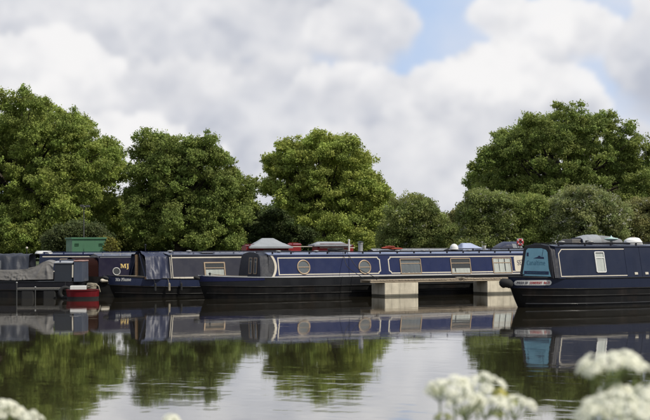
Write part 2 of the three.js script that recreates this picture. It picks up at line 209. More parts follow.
// ---------------------------------------------------------------- narrowboats
// local axes of a boat: x from the bow tip to the stern, y up from the waterline, +z the side towards the bank we stand on
class Boat {
  constructor(name, label, o) {
    Object.assign(this, { L: 12, B: 1.03, g: 0.78, r: 1.67, rise: 0.24, Lb: 3.4, rake: 0.55, lean: 0.2, zg: 0.9, camber: 0.07, mid: 0.42 }, o);
    const tip = o.tip ?? at(o.px, 246, o.d); this.group = thing(name, label, 'narrowboat', V(tip.x, 0, tip.z), o.yaw * R, o.grouped);
    this.group.updateMatrixWorld(true); this.inv = this.group.matrixWorld.clone().invert();
    const vz = -this.lean, len = Math.hypot(1, vz); this.vlen = (this.r - this.g) * len;
    this.side = new THREE.Matrix4().makeBasis(V(1, 0, 0), V(0, 1 / len, vz / len), V(0, -vz / len, 1 / len)).setPosition(0, this.g, this.zg);
    this.isd = this.side.clone().invert();
  }
  // where a sight line through a pixel meets the near cabin side: [metres from the bow, metres above the gunwale along the side]
  S(px, py) { const o = V(0, EYE, 0).applyMatrix4(this.inv).applyMatrix4(this.isd), e = V(0, EYE, 0).addScaledVector(ray(px, py), 50).applyMatrix4(this.inv).applyMatrix4(this.isd), t = o.z / (o.z - e.z); return [mix(o.x, e.x, t), mix(o.y, e.y, t)]; }
  ux(px) { return this.S(px, 262)[0]; }
  onSide(g) { return g.applyMatrix4(this.side); }
  half(x, k) {   // k 0 at the keel .. 1 at the gunwale
    const x0 = this.rake * Math.pow(1 - k, 1.4), x1 = this.L - 0.5 * Math.pow(1 - k, 2), t = Math.min(1, Math.max(0, (x - x0) / this.Lb)), s = Math.min(1, Math.max(0, (x1 - x) / 1.0));
    return this.B * mix(0.955, 1, k) * Math.pow(1 - Math.pow(1 - t, 2.1), 0.72) * Math.pow(1 - Math.pow(1 - s, 2.4), 0.5);
  }
  yAt(x, k) { const t = Math.max(0, 1 - x / (this.Lb * 1.15)); return mix(-0.4, this.g + this.rise * t * t, k); }
  hull(x, k, s = 1, off = 0) { return V(x, this.yAt(x, k), s * (this.half(x, k) + off)); }
  xAt(t, k) { const x0 = this.rake * Math.pow(1 - k, 1.4), x1 = this.L - 0.5 * Math.pow(1 - k, 2), q = t < 0.5 ? 0.5 * Math.pow(t * 2, 1.6) : 1 - 0.5 * Math.pow((1 - t) * 2, 1.6); return mix(x0, x1, q); }
  band(k0, k1, nv = 4) { const n = 44, one = (s) => grid(n, nv, (u, v) => { const k = mix(k0, k1, v); return this.hull(this.xAt(s > 0 ? u : 1 - u, k), k, s); }); return [one(1), one(-1)]; }
  kOf(y) { return (y + 0.4) / (this.g + 0.4); }
  strake(y, r, x0 = 0, x1 = 1, mat = M.black, name = 'rubbing_strake') {
    const k = this.kOf(y), gs = []; for (const s of [1, -1]) { const p = []; for (let i = 0; i <= 26; i++) p.push(this.hull(this.xAt(mix(x0, x1, i / 26), k), k, s, r * 0.3)); gs.push(tube(p, r, 52, 5)); } return part(name, gs, mat, this.group);
  }
  buildHull(lower, upper, deckMat) {
    const km = this.kOf(this.mid);
    part('hull', this.band(0, km, 6), lower, this.group);
    part('top_strake', this.band(km, 1, 4), upper, this.group);
    part('deck', [grid(44, 2, (u, v) => { const x = this.xAt(u, 1), p = this.hull(x, 1, 1), q = this.hull(x, 1, -1); return p.lerp(q, v).setY(p.y - 0.015); })], deckMat ?? upper, this.group);
    return this;
  }
  section(x0, x1, slope, g, r, zg, mat, name, extra = 0) {       // tumblehome walls, both sides and both ends
    const zr = zg - this.lean * (r - g), q = (a, b, c, d) => grid(8, 2, (u, v) => a.clone().lerp(b, u).lerp(d.clone().lerp(c, u), v)), gs = [];
    for (const s of [1, -1]) gs.push(q(V(x0, g, s * zg), V(x1, g, s * zg), V(x1, r, s * zr), V(x0 + slope, r, s * zr)));
    for (const [x, dx] of [[x0, slope], [x1, 0]]) gs.push(q(V(x, g, -zg), V(x, g, zg), V(x + dx, r, zr), V(x + dx, r, -zr)));
    for (const [x] of [[x0 + slope], [x1]]) gs.push(grid(10, 1, (u, v) => { const z = mix(-zr, zr, u); return V(x, r + v * this.camber * (1 - (z / zr) ** 2), z); }));
    return part(name, gs, mat, this.group);
  }
  cabin(x0, x1, mat, roofMat, slope = 0.12, rail = M.railBlack, step = 0.7) {
    const { g, r, zg } = this, zr = zg - this.lean * (r - g); Object.assign(this, { x0, x1, zr });
    this.section(x0, x1, slope, g, r, zg, mat, 'cabin');
    part('roof', [grid(20, 12, (u, v) => { const z = mix(-zr - 0.025, zr + 0.025, v); return V(mix(x0 + slope - 0.03, x1 + 0.03, u), r + 0.012 + this.camber * (1 - (z / (zr + 0.025)) ** 2), z); }), ...[1, -1].map((s) => box(x1 - x0 - slope + 0.06, 0.03, 0.012, (x0 + slope + x1) / 2, r + 0.004, s * (zr + 0.031)))], roofMat, this.group);
    for (const s of [1, -1]) {
      const gs = [box(x1 - x0 - slope - 0.3, 0.03, 0.04, (x0 + slope + x1) / 2, r + 0.115, s * (zr - 0.07))];
      for (let x = x0 + slope + 0.2; x < x1 - 0.1; x += step) gs.push(box(0.06, 0.085, 0.03, x, r + 0.062, s * (zr - 0.07)));
      part('handrail', gs, rail, this.group);
    }
    return this;
  }
  line(pts, w, mat = M.cream, name = 'coach_line') { return part(name, this.onSide(ringShape(pts, w, 0.006)), mat, this.group); }
  stripe(x0, x1, v0, v1, mat = M.cream, name = 'coach_line') { return part(name, this.onSide(box(x1 - x0, v1 - v0, 0.006, (x0 + x1) / 2, (v0 + v1) / 2, 0.003)), mat, this.group); }
  window(x0, v0, x1, v1, frameMat, { hopper = 0.68, curtain = M.curtainGrey, half = 1, r = 0.05, w = 0.034, gap = null } = {}) {
    const t = new THREE.Group(); t.name = 'window'; this.group.add(t);
    part('frame', this.onSide(ringRR(x0, v0, x1, v1, r, w, 0.03)), frameMat, t);
    part('pane', this.onSide(new THREE.ShapeGeometry(poly(roundRect(x0 + w, v0 + w, x1 - w, v1 - w, r * 0.5))).translate(0, 0, 0.019)), M.glass, t);
    part('backing', this.onSide(box(x1 - x0 - 2 * w, v1 - v0 - 2 * w, 0.002, (x0 + x1) / 2, (v0 + v1) / 2, 0.003)), M.dark, t);
    if (hopper) part('glazing_bar', this.onSide(box(x1 - x0 - 2 * w, 0.03, 0.024, (x0 + x1) / 2, mix(v0, v1, hopper), 0.015)), frameMat, t);
    if (curtain) for (const [a, b] of gap ?? [[0.02, 0.98]]) part('curtain', this.onSide(grid(36, 1, (u, v) => V(mix(mix(x0 + w, x1 - w, a), mix(x0 + w, x1 - w, b), u), mix(v0 + w + 0.01, mix(v0, v1, half) - w - 0.01, v), 0.0105 + 0.005 * Math.sin(u * 30 * (b - a) * (x1 - x0) + Math.sin(u * 9))))), curtain, t);
    return t;
  }
  porthole(x, v, rad, ringMat, bar = true) {
    const t = new THREE.Group(); t.name = 'porthole'; this.group.add(t);
    part('ring', this.onSide(new THREE.TorusGeometry(rad, bar ? 0.030 : 0.024, 8, 28).scale(1, 1, 0.7).translate(x, v, 0.012)), ringMat, t);
    part('pane', this.onSide(new THREE.CircleGeometry(rad - 0.01, 24).translate(x, v, 0.014)), M.glass, t);
    part('backing', this.onSide(new THREE.CylinderGeometry(rad, rad, 0.004, 24).rotateX(Math.PI / 2).translate(x, v, 0.004)), bar ? M.curtainGrey : M.dark, t);
    if (bar) part('glazing_bar', this.onSide(box(rad * 1.9, 0.03, 0.02, x, v, 0.018)), ringMat, t);
  }
  toHull(g, x0, y0, off = 0.004) {       // lettering bent onto the near side of the bow; x0, y0 is its centre
    const p = g.attributes.position; for (let i = 0; i < p.count; i++) { const x = x0 + p.getX(i), k = this.kOf0(x, y0 + p.getY(i)); p.setXYZ(i, x, y0 + p.getY(i), this.half(x, k) + off + p.getZ(i)); } g.computeVertexNormals(); return g;
  }
  pixelX(v) { const q = v.applyMatrix4(this.group.matrixWorld).project(camera); return CX + q.x * CX; }
  hx(px, y) { let a = 0.01, c = this.Lb * 1.3; for (let i = 0; i < 40; i++) { const m = (a + c) / 2; if (this.pixelX(this.hull(m, this.kOf0(m, y))) < px) a = m; else c = m; } return a; }
  kOf0(x, y) { return (y + 0.4) / (this.yAt(x, 1) + 0.4); }
  noseFender(r = 0.11, drop = 0.1) {
    const y = this.yAt(0, 1) - drop, pts = []; for (let i = -6; i <= 6; i++) { const a = i / 6; pts.push(V(-0.06 - r * 0.9 + a * a * 0.10, y - 0.03 * a * a, a * r * 1.05)); }
    const gs = [tube(pts, r, 30, 9), ...[0, 12].map((i) => new THREE.SphereGeometry(r, 12, 8).translate(...pts[i].toArray()))]; for (let i = 0; i < 13; i += 2) gs.push(new THREE.TorusGeometry(r * 0.98, 0.014, 5, 14).translate(...pts[i].toArray()));
    part('bow_fender', gs, M.rubber, this.group);
  }
  cover(xa, xb, top, mat, { fold = 0.02, g = null, square = 1.5, flare = 0, seed = 1, name = 'canopy', zb = null } = {}) {  // canvas stretched over a hoop
    const gy = g ?? this.g + 0.02, zg = zb ?? this.zg + 0.02;
    return part(name, grid(36, 40, (u, v) => {
      const a = (v * 2 - 1), s = Math.sign(a), A = Math.abs(a), x = mix(xa, xb, u);
      const pr = A > 0.62 ? [1 - (1 - (A - 0.62) / 0.38) * 0.24 * 1, 1 - (A - 0.62) / 0.38] : [0.76 * Math.pow(A / 0.62, 0.9), 1 + 0.16 * (1 - Math.pow(A / 0.62, square))];
      const f = fold * fbm(x * 2.3 + seed, A * 2.2 * s, seed * 3.1, 4) * 2 + fold * 0.7 * Math.sin(u * 9 + A * 7 + seed) * (1 - Math.abs(2 * u - 1));
      const sag = -0.05 * Math.sin(Math.PI * u) * (A < 0.6 ? 1 : 0.3), hgt = (top - gy) / 1.16;
      return V(x - flare * (1 - u) * (1 - pr[1] * 0.86), gy + hgt * pr[1] + (A > 0.95 ? 0 : f + sag * (pr[1] > 0.5 ? 1 : 0)), s * (zg * pr[0] + f));
    }), mat, this.group);
  }
}
const GROUP = { near: 'narrowboats moored in the front row' };

// --- D: the long blue boat in the middle
const D = new Boat('narrowboat', 'long blue narrowboat with cream coach lines and two portholes moored against the timber jetty', { px: 198, d: 55.6, yaw: 30, L: 17.8, g: 0.80, r: 1.66, rise: 0.10, mid: 0.44, rake: 0.5 });
{
  const b = D, x1 = b.L - 1.3; b.buildHull(M.black, M.grey, M.blueBow);
  const xc = b.ux(268), xf = xc - 0.34;
  // the blue painted bow panels
  part('bow_panel', [1, -1].map((s) => grid(30, 4, (u, v) => { const x = mix(0.02, xf + 0.1, u), k = mix(mix(b.kOf(0.58), b.kOf(0.68), u), 1.0, v); return b.hull(Math.max(x, b.xAt(0, k)), k, s, 0.006); })), M.blueBow, b.group);
  b.strake(0.44, 0.024); b.strake(0.17, 0.026, 0.03, 0.97); b.strake(0.785, 0.022, 0.0, 1, M.roofPale, 'gunwale_rail');
  b.cabin(xc, x1, M.navyD, M.roofD, 0.06, M.railBlack, 0.82);
  b.stripe(xc + 0.03, x1 - 0.02, 0.0, 0.03, M.cream);
  // dark canvas cratch with a stiff front
  const tp = b.r + 0.11; const cv = b.cover(xf, xc + 0.10, tp, M.darkCloth, { fold: 0.008, square: 2.4, name: 'cratch_cover', zb: b.zg + 0.01 });
  const zr = b.zr, hB = b.r - b.g, bpts = [[-0.93, 0], [0.93, 0], [0.86, 0.4], [0.76, hB - 0.08], [0.62, hB + 0.03], [0.3, hB + 0.085], [0, hB + 0.1], [-0.3, hB + 0.085], [-0.62, hB + 0.03], [-0.76, hB - 0.08], [-0.86, 0.4]];
  const front = new THREE.Matrix4().makeBasis(V(0, 0, 1), V(0.06, 1, 0).normalize(), V(-1, 0.06, 0).normalize()).setPosition(xf - 0.02, b.g, 0);
  part('cratch_board', new THREE.ExtrudeGeometry(poly(bpts), { depth: 0.04, bevelEnabled: true, bevelSize: 0.015, bevelThickness: 0.015, bevelSegments: 2 }).applyMatrix4(front), M.darkCloth, b.group);
  for (const s of [-0.05, 0.36]) { const t = new THREE.Group(); t.name = 'window'; b.group.add(t); part('frame', ringRR(s, 0.12, s + 0.28, 0.76, 0.03, 0.035, 0.02).translate(0, 0, 0.06).applyMatrix4(front), M.brass, t); part('pane', new THREE.ShapeGeometry(poly(roundRect(s + 0.03, 0.15, s + 0.25, 0.73, 0.01))).translate(0, 0, 0.066).applyMatrix4(front), M.glass, t); part('curtain', grid(12, 1, (u, v) => V(s + 0.03 + u * 0.22, 0.15 + v * 0.58, 0.058 + 0.003 * Math.sin(u * 14))).applyMatrix4(front), M.curtainGrey, t); }
  // curved cream edge where the cabin starts
  const H = b.vlen; const edge = (q) => 0.10 + 0.17 * (1 - (2 * q - 1) ** 2); const e1 = [], e2 = []; for (let i = 0; i <= 12; i++) { const q = i / 12; e1.push([xc + edge(q), H * q]); e2.push([xc + edge(q) + 0.10, H * q]); }
  part('cabin_edge', b.onSide(new THREE.ExtrudeGeometry(poly([[xc - 0.02, 0.03], ...e1.map(([x, y]) => [x, Math.max(0.03, y)]), [xc + 0.04, H]]), { depth: 0.004, bevelEnabled: false })), M.darkCloth, b.group);
  part('coach_line', b.onSide(new THREE.ExtrudeGeometry(poly([...e1, ...e2.reverse()]), { depth: 0.008, bevelEnabled: false })), M.cream, b.group);
  // coach-lined panels
  const vt = H - 0.10, vb = 0.075, panel = (xa, xb, notchL, notchR) => { const n = 0.11, p = []; p.push(...(notchL ? [[xa, vb + n], [xa + n * .7, vb + n * .6], [xa + n, vb]] : [[xa, vb]])); p.push(...(notchR ? [[xb - n, vb], [xb - n * .7, vb + n * .6], [xb, vb + n], [xb, vt - n], [xb - n * .7, vt - n * .6], [xb - n, vt]] : [[xb, vb], [xb, vt]])); p.push(...(notchL ? [[xa + n, vt], [xa + n * .7, vt - n * .6], [xa, vt - n]] : [[xa, vt]])); return p; };
  b.line(panel(xc + 0.42, b.ux(380), false, true), 0.042); b.line(panel(b.ux(388), b.ux(549), true, true), 0.042);
  for (const px of [303, 364]) b.porthole(b.ux(px), b.S(px, 267.2)[1], 0.27, M.brass);
  const W = (a, c, y0, y1, o) => b.window(b.ux(a), b.S(a, y1)[1], b.ux(c), b.S(c, y0)[1], M.brass, o);
  W(399.5, 420.5, 258.5, 274, { curtain: M.curtainGrey, gap: [[0.02, 0.98]], half: 0.9 }); W(450, 470, 258, 274, { curtain: M.curtain, gap: [[0.02, 0.16], [0.22, 0.98]], half: 0.42 }); W(492, 511, 257.6, 273.5, { curtain: M.curtain, gap: [[0.03, 0.30], [0.34, 0.62], [0.68, 0.97]] });
  // cream name board; its end is behind the next boat
  const xa = b.ux(514), xb = xa + 2.1, nb = roundRect(xa, 0.09, xb, H - 0.13, 0.09); part('name_board', b.onSide(new THREE.ExtrudeGeometry(poly(nb), { depth: 0.012, bevelEnabled: false })), M.cream, b.group);
  part('name_lettering', [b.onSide(words('SERENITY', 0.22, 1.0, serif).applyMatrix4(new THREE.Matrix4().makeRotationZ(0.10)).translate(xa + 0.66, 0.40, 0.013)), b.onSide(words('STEAMER', 0.11, 0.7, serif).translate(xa + 0.68, 0.2, 0.013))], M.letterDark, b.group);
  // roof furniture
  const cx = b.ux(369.5), c = new THREE.Group(); c.name = 'chimney'; b.group.add(c);
  part('flue', new THREE.LatheGeometry([[0.0, 0], [0.13, 0], [0.13, 0.05], [0.095, 0.07], [0.095, 0.36], [0.115, 0.37], [0.115, 0.40], [0.08, 0.405], [0.0, 0.405]].map(([x, y]) => new THREE.Vector2(x, y)), 16).translate(cx, b.r + 0.06, 0.1), M.steel, c);
  part('cap', new THREE.LatheGeometry([[0.0, 0.47], [0.06, 0.465], [0.13, 0.43], [0.135, 0.425], [0.0, 0.424]].map(([x, y]) => new THREE.Vector2(x, y)), 16).translate(cx, b.r + 0.06, 0.1), M.railBlack, c);
  for (const px of [288, 326, 408, 434, 480]) part('roof_vent', new THREE.LatheGeometry([[0, 0], [0.06, 0], [0.05, 0.04], [0.11, 0.05], [0.10, 0.085], [0, 0.10]].map(([x, y]) => new THREE.Vector2(x, y)), 14).translate(b.ux(px), b.r + 0.075, 0.0), M.steel, b.group);
  part('bow_stud', [rod(V(0.5, b.g, 0), V(0.5, b.g + 0.2, 0), 0.025), rod(V(0.5, b.g + 0.15, -0.1), V(0.5, b.g + 0.15, 0.1), 0.018)], M.railBlack, b.group);
  b.noseFender(0.06, 0.08);
}

// --- C: slate boat with the blue canopy over its bow
const Cb = new Boat('narrowboat', 'slate grey narrowboat with navy canopy over its bow and one gold framed window', { px: 107, d: 57.4, yaw: 30, L: 12.2, g: 0.70, r: 1.66, rise: 0.17, mid: 0.38 });
{
  const b = Cb; b.buildHull(M.black, paint([0.022, 0.029, 0.062], 0.4), M.navyCloth); b.strake(0.38, 0.024); b.strake(0.12, 0.024, 0.03, 0.97); b.strake(0.70, 0.02, 0, 1, M.grey, 'gunwale_rail');
  const xc = b.ux(168.5), xf = b.ux(146); b.cabin(xc, b.L - 1.4, M.slateC, M.roofC, 0.05, M.roofC, 0.9);
  b.stripe(xc + 0.05, b.x1 - 0.05, b.vlen - 0.13, b.vlen - 0.085); b.stripe(xc + 0.05, b.x1 - 0.05, 0.03, 0.085); b.stripe(xc + 0.06, xc + 0.10, 0.09, b.vlen - 0.135);
  b.window(b.ux(203.5), b.S(203.5, 276.8)[1], b.ux(224.5), b.S(224.5, 262)[1], M.brass, { hopper: 0.60, curtain: M.curtain, half: 0.58, w: 0.05, r: 0.02 });
  const cv = b.cover(xf, xc + 0.12, 1.80, M.navyCloth, { fold: 0.075, square: 1.25, flare: 0.04, seed: 4 });
  for (const s of [1, -1]) part('canopy_batten', rod(V(xc + 0.12, b.g, s * 0.945), V(xc + 0.12, b.r + 0.02, s * 0.755), 0.02), M.cream, b.group);
  // upright boards of the open front
  const post = part('cratch_post', [rbox(0.05, 0.98, 0.20, xf - 0.03, b.g + 0.49, -0.12, 0.01)], M.wood, b.group);
  part('cratch_frame', [rod(V(xf - 0.02, b.g, 0.84), V(xf + 0.0, 1.72, 0.12), 0.03), rod(V(xf - 0.02, b.g, -0.84), V(xf + 0.0, 1.72, -0.12), 0.03)], M.navyCloth, b.group); part('cratch_sill', rbox(0.05, 0.10, 1.7, xf - 0.02, b.g + 0.06, 0, 0.01), M.wood, b.group);
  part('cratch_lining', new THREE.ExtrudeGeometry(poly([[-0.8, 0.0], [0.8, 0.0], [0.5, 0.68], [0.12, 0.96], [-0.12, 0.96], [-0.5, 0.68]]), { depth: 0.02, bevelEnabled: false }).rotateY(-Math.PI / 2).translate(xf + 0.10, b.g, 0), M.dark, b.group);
  // bow lettering
  const la = b.hx(115.5, b.g - 0.02), lb = b.hx(131, b.g - 0.02); part('bow_lettering', b.toHull(words('Ma Plume', 0.12, lb - la, serif), (la + lb) / 2, b.g - 0.05), M.white, b.group);
  for (const px of [178, 197]) part('roof_vent', new THREE.LatheGeometry([[0, 0], [0.06, 0], [0.05, 0.05], [0.12, 0.06], [0.10, 0.1], [0, 0.12]].map(([x, y]) => new THREE.Vector2(x, y)), 14).translate(b.ux(px), b.r + 0.075, 0), M.steel, b.group);
  part('roof_hatch', rbox(0.6, 0.03, 0.9, b.ux(211), b.r + 0.09, 0.1, 0.01), M.roofPale, b.group);
  part('tiller_post', [rod(V(xc - 0.7, b.r + 0.1, 0.1), V(xc - 0.7, b.r + 0.38, 0.1), 0.018), new THREE.SphereGeometry(0.04, 10, 8).translate(xc - 0.7, b.r + 0.4, 0.1)], M.railBlack, b.group);
  for (const px of [152, 166, 178]) part('side_fender', [new THREE.CapsuleGeometry(0.045, 0.24, 4, 10).translate(b.ux(px), b.g - 0.30, b.B + 0.06), rod(V(b.ux(px), b.g - 0.16, b.B + 0.05), V(b.ux(px), b.g + 0.06, 0.93), 0.008)], px === 166 ? M.rope : M.rubber, b.group);
  b.noseFender(0.055, 0.08);
}

// --- E: the dark boat on the right with the teal front
const E = new Boat('narrowboat', 'dark navy narrowboat with a teal printed cover closing its front cabin end', { px: 508, d: 46.9, yaw: 30, L: 15.5, g: 0.93, r: 1.95, rise: 0.06, mid: 0.58, rake: 0.62, Lb: 3.2, lean: 0.2, zg: 0.88, camber: 0.06 });
{
  const b = E; b.buildHull(M.black, M.navyE, M.railBlack); b.strake(0.58, 0.022, 0, 1, M.black); b.strake(0.36, 0.028, 0.05, 0.97); b.strake(0.10, 0.03, 0.05, 0.97, M.grey); b.strake(0.925, 0.02, 0, 1, M.grey, 'gunwale_rail');
  const xc = b.ux(555.5), xf = xc - 0.12, H = b.vlen; b.cabin(xc, b.L - 1.2, M.navyE, M.roofE, 0.06, M.railBlack, 1.1);
  b.cover(xf, xc + 0.1, b.r + 0.085, M.darkCloth, { fold: 0.008, square: 2.4, name: 'cratch_cover', zb: b.zg + 0.012 });
  const hB = b.r - b.g, front = new THREE.Matrix4().makeBasis(V(0, 0, 1), V(0.03, 1, 0).normalize(), V(-1, 0.03, 0).normalize()).setPosition(xf - 0.03, b.g + 0.02, 0);
  const outer = [[-0.86, 0], [0.86, 0], [0.68, hB - 0.12], [0.60, hB], [0.2, hB + 0.055], [-0.2, hB + 0.055], [-0.60, hB], [-0.68, hB - 0.12]];
  part('cratch_board', new THREE.ExtrudeGeometry(poly(outer), { depth: 0.03, bevelEnabled: true, bevelSize: 0.012, bevelThickness: 0.012, bevelSegments: 2 }).applyMatrix4(front), M.railBlack, b.group);
  const in1 = [[-0.70, 0.05], [0.78, 0.04], [0.74, 0.12], [0.66, 0.3], [0.58, hB - 0.20], [0.50, hB - 0.12], [0.26, hB - 0.07], [-0.42, hB - 0.07], [-0.52, hB - 0.13]];
  const k = part('printed_cover', new THREE.ExtrudeGeometry(poly(in1), { depth: 0.008, bevelEnabled: false }).translate(0, 0, 0.044).applyMatrix4(front), M.teal, b.group); k.userData.label = 'teal canvas cover with boat drawing and lettering';
  part('printed_band', box(1.28, 0.105, 0.004, 0.03, 0.155, 0.056).applyMatrix4(front), M.tealDark, b.group);
  part('band_lettering', words('www.canaltime.com', 0.05, 0.95, regular).translate(0.03, 0.13, 0.060).applyMatrix4(front), M.tealLine, b.group);
  part('cover_lettering', [words('Canaltime', 0.15, 0.95, regular).translate(0.0, 0.40, 0.053).applyMatrix4(front)], M.tealLine, b.group);
  part('boat_drawing', [new THREE.ExtrudeGeometry(poly([[-0.14, 0], [0.42, -0.015], [0.40, 0.05], [0.24, 0.05], [0.22, 0.085], [0.12, 0.085], [0.09, 0.05], [-0.02, 0.03]]), { depth: 0.003, bevelEnabled: false }).translate(0, 0.62, 0.054).applyMatrix4(front), new THREE.ExtrudeGeometry(poly([[0.30, 0.055], [0.315, 0.055], [0.37, 0.30], [0.355, 0.30]]), { depth: 0.003, bevelEnabled: false }).translate(0, 0.62, 0.054).applyMatrix4(front)], M.tealDark, b.group);
  part('cover_emblem', [box(0.10, 0.12, 0.004, -0.44, hB - 0.27, 0.056).applyMatrix4(front)], M.tealDark, b.group);
  // coach-lined panels and window
  const vt = H - 0.075, vb = 0.05, n = 0.15, pa = b.ux(559), pb = b.ux(629.5), pc = b.ux(650) - 0.10;
  b.line([[pa, vb], [pb, vb], [pb, vt], [pa + n, vt], [pa, vt - n]], 0.028); b.line([[pc, vb], [pc + 3.6, vb], [pc + 3.6, vt], [pc, vt]], 0.028);
  const wx = b.ux(599), wv = b.S(600, 262); b.window(wx - 0.17, b.S(600, 272.6)[1], wx + 0.24, b.S(600, 251.6)[1], M.white, { hopper: 0.70, curtain: M.curtain, w: 0.035, r: 0.05, half: 0.97 });
  const dx = b.ux(640); part('side_door', [b.onSide(box(0.62, H - 0.02, 0.008, dx - 0.33, H / 2, 0.004)), b.onSide(box(0.62, H - 0.02, 0.008, dx + 0.33, H / 2, 0.004))], M.navyE, b.group);
  for (const s of [-0.16, 0.13]) part('side_vent', b.onSide(rbox(0.14, 0.085, 0.02, dx + s * 1.6, 0.12, 0.016, 0.01)), M.cream, b.group);
  // nameplate on the bow
  const ly = b.g - 0.135, la = b.hx(513.5, ly), lb = b.hx(551.5, ly), lx = (la + lb) / 2, lw = (lb - la) / 2; part('name_plate', b.toHull(grid(40, 4, (u, v) => { const e = Math.min(u, 1 - u) * 2 * lw / 0.08, h = 0.08 * (e < 1 ? Math.sqrt(1 - (1 - e) ** 2) : 1); return V(mix(-lw, lw, u), mix(-h, h, v), 0); }), lx, ly, 0.006), M.white, b.group);
  part('plate_lettering', [b.toHull(words('PRIDE OF', 0.08, lw * 0.54, font), lx - lw * 0.60, ly - 0.038, 0.012)], M.letterDark, b.group); part('plate_lettering', [b.toHull(words('SOMERSET', 0.08, lw * 0.68, font), lx + lw * 0.10, ly - 0.038, 0.012), b.toHull(words('No 21', 0.08, lw * 0.32, font), lx + lw * 0.70, ly - 0.038, 0.012)], M.letterRed, b.group);
  b.noseFender(0.135, 0.19);
  part('bow_stud', [rod(V(0.55, b.g, 0), V(0.55, b.g + 0.16, 0), 0.03), rod(V(0.55, b.g + 0.12, -0.12), V(0.55, b.g + 0.12, 0.12), 0.02)], M.railBlack, b.group);
  // roof: mushroom vents, saucer aerial, boat poles
  for (const px of [577, 606]) part('roof_vent', new THREE.LatheGeometry([[0, 0], [0.06, 0], [0.05, 0.06], [0.11, 0.07], [0.10, 0.11], [0, 0.13]].map(([x, y]) => new THREE.Vector2(x, y)), 14).translate(b.ux(px), b.r + 0.07, 0), M.steel, b.group);
  const ax = b.ux(627), a = new THREE.Group(); a.name = 'aerial'; b.group.add(a);
  part('mast', rod(V(ax, b.r + 0.05, 0), V(ax, b.r + 0.2, 0), 0.03, 0.05), M.steel, a);
  part('saucer', new THREE.LatheGeometry([[0, 0], [0.10, 0.01], [0.22, 0.055], [0.235, 0.08], [0.22, 0.10], [0.06, 0.115], [0.03, 0.15], [0, 0.2]].map(([x, y]) => new THREE.Vector2(x, y)), 24).translate(ax, b.r + 0.18, 0), S([0.40, 0.55, 0.52], 0.5, { map: tPaint }), a);
}
// things lying on E's roof
function onRoof(b, x, z, y = 0) { return V(x, b.r + 0.012 + b.camber * (1 - (z / b.zr) ** 2) + y, z).applyMatrix4(b.group.matrixWorld); }
{
  const t = thing('boat_pole', 'dark wooden boat pole lying along the roof of the teal fronted boat', 'boat pole', onRoof(E, E.ux(605), 0.25, 0.04), E.group.rotation.y); part('shaft', rod(V(-1.5, 0, 0), V(1.5, 0.0, 0.05), 0.03), M.railBlack, t); part('hook', tube([V(-1.5, 0, 0), V(-1.62, 0.01, 0), V(-1.66, 0.06, 0), V(-1.6, 0.09, 0)], 0.014), M.steel, t);
  const p = thing('gangplank', 'pale gangplank lying flat on the dark roof beside the boat pole', 'gangplank', onRoof(E, E.ux(612), -0.15, 0.03), E.group.rotation.y); for (let i = 0; i < 2; i++) part('plank', rbox(1.6, 0.035, 0.14, 0, 0, i * 0.15 - 0.07, 0.008), M.deckWood, p); for (const x of [-0.7, 0.7]) part('cleat', rbox(0.06, 0.03, 0.3, x, 0.034, 0, 0.008), M.deckWood, p);
  const w = thing('roof_bag', 'lumpy white sack on the dark roof at the right edge of the picture', 'sack', onRoof(E, E.ux(649), 0, 0), 0.3);
  part('bag', grid(24, 16, (u, v) => { const a = u * Math.PI * 2, e = v * Math.PI / 2, q = 1 + 0.16 * fbm(Math.cos(a) * 2, e * 3, Math.sin(a) * 2, 3); return V(Math.cos(a) * Math.cos(e) * 0.33 * q, Math.pow(Math.sin(e), 0.7) * 0.23 * q, Math.sin(a) * Math.cos(e) * 0.26 * q); }), M.whiteCloth, w); part('tie', new THREE.TorusGeometry(0.05, 0.016, 6, 12).rotateX(Math.PI / 2).translate(0, 0.235, 0), M.rope, w);
}

// --- B: purple boat behind the canopy boat
const Bb = new Boat('narrowboat', 'dark purple narrowboat with a bright ringed porthole and gold letters near its canopy neighbour', { tip: at(83, 246, 62.3).add(V(-1.9, 0, 1.05)), yaw: 24, L: 11.5, g: 0.72, r: 1.60, rise: 0.2 });
{
  const b = Bb; b.buildHull(M.black, M.black, M.maroon); b.strake(0.42, 0.024); const xc = b.ux(98); b.cabin(xc, b.L - 1.4, M.purple, M.roofC, 0.05, M.roofPale, 0.75);
  part('front_door', [box(0.03, 0.80, 0.42, xc - 0.0, b.g + 0.43, 0.23), box(0.03, 0.80, 0.42, xc - 0.0, b.g + 0.43, -0.23)], M.maroon, b.group);
  part('cratch_cover', [grid(10, 14, (u, v) => V(mix(xc - 1.0, xc, u), b.g + 0.82 * Math.pow(Math.sin(v * Math.PI), 0.35), Math.cos(v * Math.PI) * 0.86))], M.maroon, b.group);
  b.porthole(b.ux(116), b.S(116, 271.5)[1], 0.155, M.steel, false); part('cabin_lettering', b.onSide(words('MJ', 0.18, 0.38, serif, 0.006).translate(b.ux(124.5), b.S(124, 268)[1], 0.002)), M.gold, b.group);
  { const fx = b.ux(103), p = V(fx, 0.58, b.half(fx, b.kOf(0.58)) + 0.09); part('side_fender', [new THREE.CapsuleGeometry(0.075, 0.26, 4, 12).rotateZ(Math.PI / 2).translate(p.x, p.y, p.z)], M.cream, b.group); part('fender_line', [rod(p, V(p.x, b.g + 0.1, 0.92), 0.012)], M.ropeDark, b.group); }
  b.stripe(xc + 0.1, b.x1, b.vlen - 0.06, b.vlen - 0.03, M.roofPale);
}

